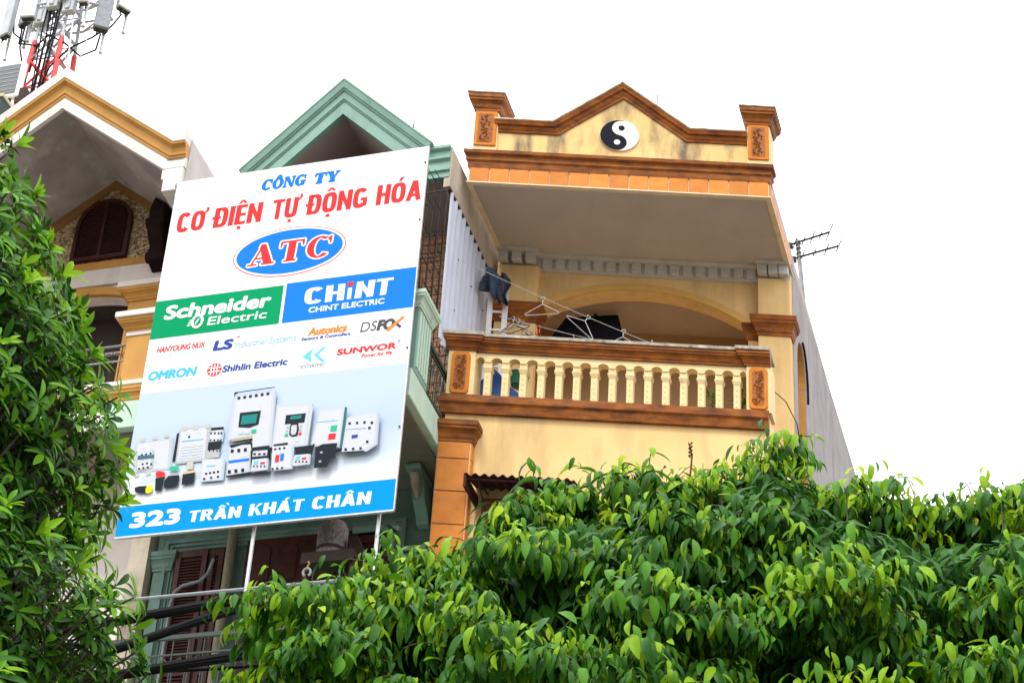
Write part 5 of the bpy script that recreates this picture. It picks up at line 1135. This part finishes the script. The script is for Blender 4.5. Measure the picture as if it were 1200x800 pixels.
for P in ([(.98, -.1, 30.25), (.9, -.2, 30.05), (.5, -.3, 29.75), (.2, -.35, 29.3), (.05, -.35, 28.6)], [(1.0, -.1, 30.2), (1.0, -.15, 29.75), (.75, -.25, 29.55), (.4, -.3, 29.9), (.0, -.3, 30.2), (-.2, -.3, 30.0), (-.25, -.3, 29.3)],
          [(-.74, -.15, 30.6), (-.7, -.2, 30.2), (-.45, -.3, 30.05), (-.15, -.35, 29.9)], [(-.5, -.42, 30.5), (-.52, -.4, 29.9), (-.4, -.4, 29.5), (-.25, -.35, 29.0)], [(-1.0, -.1, 31.9), (-.96, -.2, 31.0), (-.8, -.3, 30.4), (-.5, -.3, 30.1)],
          [(1.15, .25, 31.0), (1.1, .1, 30.6), (1.0, 0, 30.3)]):
    part('jumper_cable', MB().tube(P, .02, 5), MCAB, tw_, FT, smooth=True)
part('side_tube', MB().tube([(.55, -.3, 29.3), (.42, -.3, 30.9)], .02, 6).tube([(.32, -.3, 30.2), (.48, -.3, 29.5)], .012, 5).tube([(.80, -.3, 29.5), (.88, -.3, 30.2)], .008, 4), MGLV, tw_, FT)
lf = thing('floodlight', 'square floodlight with white rim and grey mesh face at the left edge above the roofs', 'floodlight', FG, (-8.95, 3.0, 24.06))
fh = part('housing', MB().box(-9.33, -8.80, 2.98, 3.1, 25.12, 25.90), MWHT, lf, FG, bevel=.02)
part('face', B(-9.28, -8.87, 2.965, 2.982, 25.20, 25.82), mat('grey_mesh', (.22, .23, .25), (.12, .13, .14), 55, .7), fh, FG)
for k in range(6): part('mesh_wire', B(-9.28, -8.87, 2.957, 2.966, 25.27 + k * .09, 25.276 + k * .09), MTWG, fh, FG)
part('bracket', MB().tube([(-8.86, 3.05, 25.3), (-8.76, 3.05, 25.2), (-8.80, 3.05, 24.6), (-8.9, 3.05, 24.06)], .035, 6).box(-8.86, -8.68, 3.0, 3.15, 25.0, 25.3), MIRN, lf, FG)
part('yoke', MB().box(-9.15, -8.95, 3.0, 3.06, 24.06, 25.15), MIRN, lf, FG)

# ================================================================== TREES
def leaf_mat(name, c1, c2, rough, tr):
    m = mat(name, c1, c2, 7, rough, spec=.09, transl=tr, objrand=.0); return m
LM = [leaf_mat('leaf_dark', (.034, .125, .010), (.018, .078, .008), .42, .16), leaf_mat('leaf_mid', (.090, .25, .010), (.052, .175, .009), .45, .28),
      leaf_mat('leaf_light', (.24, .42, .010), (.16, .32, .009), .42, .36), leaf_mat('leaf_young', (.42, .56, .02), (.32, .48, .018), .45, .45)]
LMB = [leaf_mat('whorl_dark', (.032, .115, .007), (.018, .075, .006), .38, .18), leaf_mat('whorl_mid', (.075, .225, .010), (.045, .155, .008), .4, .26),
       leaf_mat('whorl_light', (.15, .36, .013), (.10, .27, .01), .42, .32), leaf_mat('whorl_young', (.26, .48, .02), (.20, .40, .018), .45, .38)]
def leaf_mesh(L, Wd, curl, fold, tip, rows=5):
    """a leaf along +Y, its face up +Z, folded along the midrib and curling down"""
    V = []; Fc = []
    for i in range(rows + 1):
        t = i / rows; y = L * t
        wd = Wd / 2 * (math.sin(math.pi * min(1, t ** tip * .96 + .02)) ** .8)
        ang = curl * t; yy = L * (math.sin(ang) / curl if curl else t); zz = -L * ((1 - math.cos(ang)) / curl if curl else 0)
        V += [(-wd, yy, zz + fold * wd), (0, yy, zz), (wd, yy, zz + fold * wd)]
    for i in range(rows):
        a = i * 3; Fc += [(a, a + 1, a + 4, a + 3), (a + 1, a + 2, a + 5, a + 4)]
    return np.array(V, float), Fc
def build_tree(prefix, base, leaves, kinds, mats, nmax=300):
    """leaves: list of (4x4 numpy matrix, kind index, material index). The largest-seen ones become parts, the rest one part."""
    T = WL[prefix.name]
    camp = np.array((0, 0, 1.6)); I = np.array(cx); J = np.array(cy); Fw = np.array(fwd)
    C = np.array([m[:3, 3] for m, _, _ in leaves]); d = C - camp; zc = d @ Fw
    px = 600 + F_PX * (d @ I) / zc; py = 400 - F_PX * (d @ J) / zc
    best = {}
    for i in range(len(leaves)):
        if 4 < px[i] < 1196 and 4 < py[i] < 796:
            key = (int(px[i] // 11), int(py[i] // 11))
            if key not in best or zc[i] < zc[best[key]]: best[key] = i
    sel = sorted(best.values(), key=lambda i: zc[i])[:nmax]; ss = set(sel)
    cache = {}
    for i in sel:
        m, k, mi = leaves[i]
        if (k, mi) not in cache:
            me = bpy.data.meshes.new('leaf'); me.from_pydata(kinds[k][0].tolist(), [], kinds[k][1]); me.materials.append(mats[mi])
            me.polygons.foreach_set('use_smooth', [True] * len(me.polygons)); cache[(k, mi)] = me
        o = bpy.data.objects.new('leaf', cache[(k, mi)]); COL.objects.link(o); o.parent = prefix
        mm = m.copy(); mm[:3, 3] -= np.array(T); o.matrix_local = Matrix(mm.tolist())
    Vs = []; loops = []; mi_ = []; off = 0
    for i, (m, k, mi) in enumerate(leaves):
        if i in ss: continue
        v, fc = kinds[k]; Vs.append(v @ m[:3, :3].T + (m[:3, 3] - np.array(T))); loops.append(np.array(fc).ravel() + off); mi_ += [mi] * len(fc); off += len(v)
    V = np.concatenate(Vs); Lp = np.concatenate(loops).astype(np.int32); nf = len(mi_)
    me = bpy.data.meshes.new('foliage'); me.vertices.add(len(V)); me.vertices.foreach_set('co', V.astype(np.float32).ravel())
    me.loops.add(len(Lp)); me.loops.foreach_set('vertex_index', Lp); me.polygons.add(nf)
    me.polygons.foreach_set('loop_start', np.arange(0, nf * 4, 4, dtype=np.int32))
    try: me.polygons.foreach_set('loop_total', np.full(nf, 4, dtype=np.int32))
    except Exception: pass
    for m in mats: me.materials.append(m)
    me.polygons.foreach_set('material_index', np.array(mi_, dtype=np.int32)); me.polygons.foreach_set('use_smooth', np.ones(nf, dtype=bool))
    me.update(calc_edges=True); me.validate()
    o = bpy.data.objects.new('foliage', me); COL.objects.link(o); o.parent = prefix; o['kind'] = 'stuff'
    print('leaves', len(leaves), 'tris', nf * 2)
def basis(y, z):
    """matrix whose +Y axis is y and whose +Z is near z"""
    y = y / np.linalg.norm(y); x = np.cross(y, z); n = np.linalg.norm(x)
    if n < 1e-4: x = np.cross(y, np.array((1., .2, 0))); n = np.linalg.norm(x)
    x /= n; z = np.cross(x, y); return x, y, z
def lmat(p, y, z, s):
    x, y, z = basis(y, z); m = np.eye(4); m[:3, 0] = x * s; m[:3, 1] = y * s; m[:3, 2] = z * s; m[:3, 3] = p; return m
UP = np.array((0, 0, 1.))
def limb(mb, a, b, r0_, r1_, rg, n=6, wob=.06):
    a = np.array(a, float); b = np.array(b, float); P = []; L = np.linalg.norm(b - a)
    for i in range(n + 1):
        t = i / n; P.append(tuple(a + (b - a) * t + np.array([rg.uniform(-1, 1), rg.uniform(-1, 1), 0]) * wob * L * (1 if 0 < i < n else 0) * .5 + UP * (.18 * L * math.sin(math.pi * t) * .5)))
    mb.tube(P, [r0_ + (r1_ - r0_) * i / n for i in range(n + 1)], 7)

# ---- right tree: drooping compound leaves, front crown edge as in the photograph
SK = [(-2.2, 4.4), (-1.6, 5.2), (-1.42, 6.2), (-1.25, 6.92), (-1.1, 7.08), (-.64, 7.10), (-.57, 7.26), (-.49, 7.38), (-.38, 7.32), (-.29, 7.26), (-.1, 7.38), (.02, 7.58), (.24, 7.84), (.42, 7.92), (.61, 7.86), (.85, 7.90), (.99, 7.97),
      (1.27, 8.05), (1.42, 8.22), (1.51, 8.34), (1.61, 8.2), (1.68, 7.97), (1.89, 8.0), (2.12, 7.92), (2.36, 7.86), (2.6, 7.88), (2.72, 7.99), (2.89, 8.0), (3.6, 8.0), (4.4, 7.5), (4.9, 6.7)]
def sk(x):
    return float(np.interp(x, [p[0] for p in SK], [p[1] for p in SK]))
kA = [leaf_mesh(.165, .047, 1.0, .45, .92), leaf_mesh(.155, .052, .6, .35, .88), leaf_mesh(.175, .044, 1.5, .5, .95), leaf_mesh(.115, .034, .9, .5, .9), leaf_mesh(.18, .06, .8, .35, .9, 2)]
rg = random.Random(21)
def spray(p, out, young, size=1.0):
    """one compound leaf: rachis arching outward from p, leaflets hanging from it"""
    res = []; out = out / np.linalg.norm(out); side = np.cross(out, UP); side /= max(1e-3, np.linalg.norm(side))
    n = rg.randint(6, 9); L = rg.uniform(.20, .32) * size; q = np.array(p); d = out + UP * (.55 if young < .5 else .9); d /= np.linalg.norm(d); pts = [q.copy()]
    for i in range(n):
        q = q + d * L / n; d = d + np.array((0, 0, -.20)); d /= np.linalg.norm(d); pts.append(q.copy())
        s_ = 1 if i % 2 else -1
        droop = rg.uniform(.15, 1.25)
        y = side * s_ * rg.uniform(.35, .8) + out * rg.uniform(.1, .5) - UP * droop
        if i >= n - 1: y = out * .7 - UP * rg.uniform(.5, 1.2)
        zz = out * .6 + UP * rg.uniform(.5, 1.2) + side * s_ * .35 + np.array([rg.uniform(-.35, .35) for _ in range(3)])
        r = rg.random()
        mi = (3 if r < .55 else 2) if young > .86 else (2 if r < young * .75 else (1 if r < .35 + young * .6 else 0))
        res.append((lmat(q, y, zz, size * rg.uniform(.55, 1.12) * (.85 if young > .86 else 1)), rg.choice((0, 0, 1, 1, 2, 3)), mi))
    return res, pts
tR = thing('broadleaf_tree', 'large tree with drooping bright green leaves across the lower right below the yellow balcony', 'tree', FW, (1.4, 11.4, .1))
LV = []; twg = MB()
LOBES = [(-1.09, 10.95, 7.11, 0.30), (-0.81, 10.95, 7.12, 0.28), (-0.49, 10.95, 7.37, 0.34), (-0.24, 10.95, 7.33, 0.26), (0.05, 10.95, 7.52, 0.30), (0.26, 10.95, 7.75, 0.34), (0.55, 10.95, 7.87, 0.36), (0.86, 10.95, 7.91, 0.34), (1.13, 10.95, 8.04, 0.33), (1.37, 10.95, 8.18, 0.30), (1.54, 10.95, 8.37, 0.30), (1.71, 10.95, 8.07, 0.28), (1.94, 10.95, 8.00, 0.34), (2.20, 10.95, 7.94, 0.32), (2.47, 10.95, 7.89, 0.32), (2.74, 10.95, 7.95, 0.32), (2.96, 10.95, 8.01, 0.34), (3.23, 10.95, 8.00, 0.36), (3.51, 10.95, 7.93, 0.40), (-1.08, 10.40, 6.65, 0.30), (-0.80, 10.40, 6.68, 0.26), (-0.54, 10.40, 6.75, 0.32), (-0.26, 10.40, 6.86, 0.28), (0.00, 10.40, 6.99, 0.32), (0.34, 10.40, 7.08, 0.34), (0.69, 10.40, 7.23, 0.34), (1.01, 10.40, 7.34, 0.30), (1.35, 10.40, 7.36, 0.36), (1.67, 10.40, 7.31, 0.32), (1.98, 10.40, 7.23, 0.34), (2.32, 10.40, 7.18, 0.36), (2.65, 10.40, 7.31, 0.32), (2.91, 10.40, 7.23, 0.36), (-0.94, 9.95, 6.19, 0.26), (-0.79, 9.95, 6.32, 0.28), (-0.51, 9.95, 6.23, 0.28), (-0.22, 9.95, 6.31, 0.33), (0.10, 9.95, 6.46, 0.30), (0.40, 9.95, 6.52, 0.33), (0.73, 9.95, 6.62, 0.33), (1.10, 9.95, 6.65, 0.36), (1.44, 9.95, 6.63, 0.30), (1.74, 9.95, 6.67, 0.33), (2.05, 9.95, 6.59, 0.32), (2.35, 9.95, 6.60, 0.36), (2.65, 9.95, 6.59, 0.36), (-0.78, 9.55, 5.77, 0.28), (-0.50, 9.55, 5.75, 0.30), (-0.11, 9.55, 5.84, 0.32), (0.24, 9.55, 5.95, 0.30), (0.58, 9.55, 5.98, 0.34), (0.91, 9.55, 6.07, 0.32), (1.23, 9.55, 6.05, 0.34), (1.56, 9.55, 6.14, 0.30), (1.87, 9.55, 6.03, 0.34), (2.20, 9.55, 6.08, 0.32), (2.50, 9.55, 6.06, 0.34), (-0.32, 9.30, 5.44, 0.30), (0.13, 9.30, 5.51, 0.30), (0.59, 9.30, 5.58, 0.30), (1.05, 9.30, 5.64, 0.30), (1.51, 9.30, 5.65, 0.30), (1.97, 9.30, 5.64, 0.30), (2.43, 9.30, 5.68, 0.30)]
for li_, (lx, ly, lz, lr_) in enumerate(LOBES):
    if ly < 10.9:
        if rg.random() < .10: continue
        lx += rg.uniform(-.16, .16) + (.10 if lx < -.7 else 0); ly += rg.uniform(-.3, .3); lz += rg.uniform(-.24, .20); lr_ *= rg.uniform(.85, 1.45)
    else: lz += rg.uniform(.0, .10); lr_ *= rg.uniform(.9, 1.2) if not 1.35 < lx < 1.75 else .72
    c = np.array((lx, ly, lz)); tone = rg.uniform(-.26, .26); n_s = int(300 * lr_ * lr_ * 1.75)
    for k in range(n_s):
        th_ = rg.uniform(0, 2 * math.pi); e = rg.uniform(-.35, 1.0)
        dv = np.array((math.cos(th_) * math.sqrt(1 - e * e), math.sin(th_) * math.sqrt(1 - e * e), e)); r_ = lr_ * rg.uniform(.45, .92) * (.82 + .18 * math.sin(th_ * 3 + lx * 9))
        p = c + dv * r_ * np.array((1.05, 1, .85)) - np.array((0, 0, .04))
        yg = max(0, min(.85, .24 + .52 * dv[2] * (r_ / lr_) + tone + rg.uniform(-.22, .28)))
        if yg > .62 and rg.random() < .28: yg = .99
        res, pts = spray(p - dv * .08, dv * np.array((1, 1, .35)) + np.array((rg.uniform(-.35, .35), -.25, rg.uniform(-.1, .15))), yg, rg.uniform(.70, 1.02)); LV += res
        if k % 3 == 0: twg.tube([tuple(q) for q in pts[::2]], .003, 4, caps=False)
# inner filler leaves, all dark green to paint in the shade between the boughs
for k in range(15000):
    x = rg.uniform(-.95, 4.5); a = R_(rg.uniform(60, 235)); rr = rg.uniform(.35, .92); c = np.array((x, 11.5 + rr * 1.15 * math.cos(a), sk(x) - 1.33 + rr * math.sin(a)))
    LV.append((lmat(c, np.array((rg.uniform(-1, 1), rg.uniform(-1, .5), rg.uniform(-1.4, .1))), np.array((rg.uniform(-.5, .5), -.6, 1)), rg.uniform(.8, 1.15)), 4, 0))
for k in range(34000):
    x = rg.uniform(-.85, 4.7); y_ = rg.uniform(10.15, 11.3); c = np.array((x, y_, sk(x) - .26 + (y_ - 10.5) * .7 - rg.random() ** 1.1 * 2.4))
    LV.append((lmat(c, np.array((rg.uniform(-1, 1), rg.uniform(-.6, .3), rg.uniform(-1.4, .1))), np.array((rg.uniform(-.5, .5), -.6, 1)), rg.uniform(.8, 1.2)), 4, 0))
# a few tall shoots standing above the outline
for (x, z) in ((1.5, 8.38), (1.22, 8.05), (.22, 7.78), (2.86, 8.08), (2.3, 7.98), (-.49, 7.40), (-1.3, 7.05), (.62, 7.92), (2.75, 8.12), (3.02, 8.1), (.9, 7.98), (1.9, 8.02)):
    b_ = np.array((x, 10.55 + rg.uniform(-.05, .15), min(z, sk(x) + .02))); twg.tube([tuple(b_ - UP * .28), tuple(b_ - UP * .1)], [.005, .003], 4)
    for k in range(5): 
        t_ = rg.uniform(0, 2 * math.pi); res, pts = spray(b_ - UP * rg.uniform(.05, .25), np.array((math.cos(t_), math.sin(t_), .3)), .97 if k < 3 else .6, .72); LV += res
build_tree(tR, None, LV, kA, LM)
rgl = random.Random(2)
tk = MB(); tk.tube([(1.4, 11.4, .1), (1.38, 11.42, 1.2), (1.5, 11.4, 2.8), (1.42, 11.45, 4.4), (1.5, 11.4, 5.4)], [.26, .2, .17, .15, .13], 10)
part('trunk', tk, MBRK2, tR, FW, smooth=True)
for bx, bz in ((-1.1, 6.3), (-.4, 6.5), (.4, 7.0), (1.3, 7.4), (2.0, 7.2), (2.8, 7.2), (3.6, 7.1), (.9, 7.2)):
    lb_ = MB(); limb(lb_, (1.5, 11.4, rgl.uniform(4.2, 5.3)), (bx, 11.0 + rgl.uniform(-.3, .3), bz), .075, .02, rgl); part('limb', lb_, MBRK2, tR, FW, smooth=True)
part('twigs', twg, MBRK2, tR, FW, kind='stuff')
# two thin seed spikes with brown buds
for (x, z) in ((1.02, 8.18),):
    m = MB(); m.tube([(x, 10.4, z - .3), (x + .01, 10.4, z - .16), (x - .01, 10.4, z - .08)], [.006, .005, .003], 4)
    for k in range(8): m.tube([(x, 10.4, z - .18 + k * .012), (x + (.010 if k % 2 else -.010), 10.39, z - .168 + k * .012)], [.004, .007], 4)
    part('bud_spike', m, mat('brown_bud', (.12, .05, .02), None, 9, .8), tR, FW)

# ---- left tree: whorls of narrow glossy leaves
SLF = [(4.6, -1.75), (5.6, -1.72), (6.25, -1.82), (6.44, -1.80), (6.72, -1.82), (6.96, -2.05), (7.2, -2.26), (7.6, -2.36), (7.82, -2.24), (7.98, -2.16), (8.15, -2.27), (8.41, -2.36), (8.8, -2.50), (9.09, -2.63), (9.37, -2.84), (9.67, -2.90), (9.95, -3.12), (10.25, -3.9)]
def sx(z): return float(np.interp(z, [p[0] for p in SLF], [p[1] for p in SLF]))
kB = [leaf_mesh(.175, .046, .5, .35, 1.25), leaf_mesh(.155, .044, .9, .3, 1.2), leaf_mesh(.19, .044, .3, .4, 1.3), leaf_mesh(.13, .038, .2, .3, 1.2), leaf_mesh(.17, .046, .5, .35, 1.2, 2)]
rg = random.Random(33)
tL = thing('whorled_leaf_tree', 'tall tree with star-shaped whorls of narrow dark green leaves filling the left edge', 'tree', FW, (-4.2, 10.9, .1))
LV = []; tw2 = MB()
def whorl(p, ax, young, size=1.0):
    ax = ax / np.linalg.norm(ax); x_, ax, z_ = basis(ax, UP); n = rg.randint(6, 9); ph = rg.uniform(0, 6.28); spread = rg.uniform(.9, 1.5) if young < .85 else rg.uniform(.35, .8)
    for i in range(n):
        q = ph + 2 * math.pi * i / n + rg.uniform(-.15, .15); rad = x_ * math.cos(q) + z_ * math.sin(q)
        y = ax * math.cos(spread) + rad * math.sin(spread) - UP * rg.uniform(.0, .35); r = rg.random()
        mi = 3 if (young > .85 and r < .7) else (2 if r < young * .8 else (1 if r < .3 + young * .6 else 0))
        LV.append((lmat(p + y * .012, y, ax, size * rg.uniform(.55, .98)), rg.choice((0, 0, 1, 2, 3)), mi))
z = 4.5
while z < 10.2:
    xr = sx(z); Rr = 1.75
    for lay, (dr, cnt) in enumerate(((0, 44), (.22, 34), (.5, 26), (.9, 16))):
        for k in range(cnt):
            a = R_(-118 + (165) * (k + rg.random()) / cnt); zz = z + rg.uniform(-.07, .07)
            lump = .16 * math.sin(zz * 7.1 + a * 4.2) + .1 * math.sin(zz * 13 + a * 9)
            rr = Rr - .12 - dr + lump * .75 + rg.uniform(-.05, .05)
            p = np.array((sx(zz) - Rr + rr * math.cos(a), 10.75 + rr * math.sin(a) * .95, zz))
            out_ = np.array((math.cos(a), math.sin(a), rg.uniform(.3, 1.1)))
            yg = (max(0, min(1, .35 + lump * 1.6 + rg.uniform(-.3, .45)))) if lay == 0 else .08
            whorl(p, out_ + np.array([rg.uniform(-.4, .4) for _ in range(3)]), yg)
            if lay == 0 and k % 2 == 0: tw2.tube([tuple(p - out_ * .35 - UP * .1), tuple(p)], [.012, .006], 4, caps=False)
    z += .135
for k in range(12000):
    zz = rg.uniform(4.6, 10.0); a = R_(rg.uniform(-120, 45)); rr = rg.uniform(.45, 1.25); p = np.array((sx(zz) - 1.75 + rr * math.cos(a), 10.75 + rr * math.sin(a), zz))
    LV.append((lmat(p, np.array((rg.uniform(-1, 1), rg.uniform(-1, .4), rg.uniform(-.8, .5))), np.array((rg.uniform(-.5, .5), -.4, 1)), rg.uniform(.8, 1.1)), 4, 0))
# sprays reaching out past the edge towards the billboard
for (px_, pz_) in ((-2.0, 7.97), (-2.13, 8.05), (-2.08, 7.86), (-1.92, 6.95), (-1.80, 6.62), (-1.83, 6.80), (-2.32, 8.40), (-2.45, 8.62), (-3.0, 9.62), (-2.85, 9.4), (-1.70, 6.72)):
    p = np.array((px_ - .10, 10.05 + rg.uniform(-.1, .1), pz_)); tw2.tube([tuple(p + np.array((-.5, .35, -.12))), tuple(p)], [.014, .006], 4); whorl(p, np.array((1, -.3, .35)), .7); whorl(p + np.array((-.12, .02, -.05)), np.array((.4, -.6, .6)), .5)
build_tree(tL, None, LV, kB, LMB)
tk = MB(); tk.tube([(-4.2, 10.9, .1), (-4.15, 10.85, 2), (-4.2, 10.95, 4.5), (-4.1, 10.9, 6.5), (-4.2, 10.85, 8.6)], [.3, .22, .18, .12, .05], 10)
part('trunk', tk, MBRK2, tL, FW, smooth=True)
for k in range(12):
    zb = 4.2 + k * .42; a = R_(-100 + (k * 67) % 150); lb_ = MB(); limb(lb_, (-4.18, 10.9, zb), (sx(zb + .6) - 1.75 + 1.3 * math.cos(a), 10.75 + 1.25 * math.sin(a), zb + .6), .05, .014, rgl); part('limb', lb_, MBRK2, tL, FW, smooth=True)
part('twigs', tw2, MBRK2, tL, FW, kind='stuff')

# ---- potted plants behind the right-hand balusters
for (u, pot, label, n_) in ((3.18, 1, 'potted plant in a terracotta pot left of the last two balusters on the yellow balcony', 22), (3.52, 0, 'bushier dark plant behind the last baluster at the right end of the yellow balcony', 34)):
    pt = thing('potted_plant', label, 'plant', FR, (u, .55, 16.42), 'potted plants behind the balusters')
    part('pot', MB().lathe([(.09, 0), (.12, .18), (.135, .19), (.135, .22), (.11, .22)], (0, 0), 16), mat('pot_clay%d' % pot, (.5, .16, .07) if pot else (.12, .08, .07), None, 5, .8), pt, FR, at=(u, .55, 16.42), smooth=True)
    v = []; fcs = []; 
    for k in range(n_):
        a = rg.uniform(0, 6.28); e = rg.uniform(.2, 1.2); c = FR.L(0, 0, 0) + Vector((rg.uniform(-.09, .09), rg.uniform(-.06, .06), .28 + rg.uniform(0, .42)))
        m = lmat(np.array(c), np.array((math.cos(a), math.sin(a), e - .6)), UP + np.array((0, -.5, 0)), .8); kv, kf = kA[k % 4]
        o_ = len(v); v += (kv @ m[:3, :3].T + m[:3, 3]).tolist(); fcs += [tuple(i + o_ for i in f_) for f_ in kf]
    me = bpy.data.meshes.new('foliage'); me.from_pydata(v, [], fcs); me.materials.append(LM[1 if pot else 0]); put('foliage', me, FR, (u, .55, 16.42), pt)
    part('stem', MB().tube([(0, 0, .2), (.02, 0, .6)], .01, 5), MBRK2, pt, FR, at=(u, .55, 16.42))
print('objects', len(bpy.data.objects))
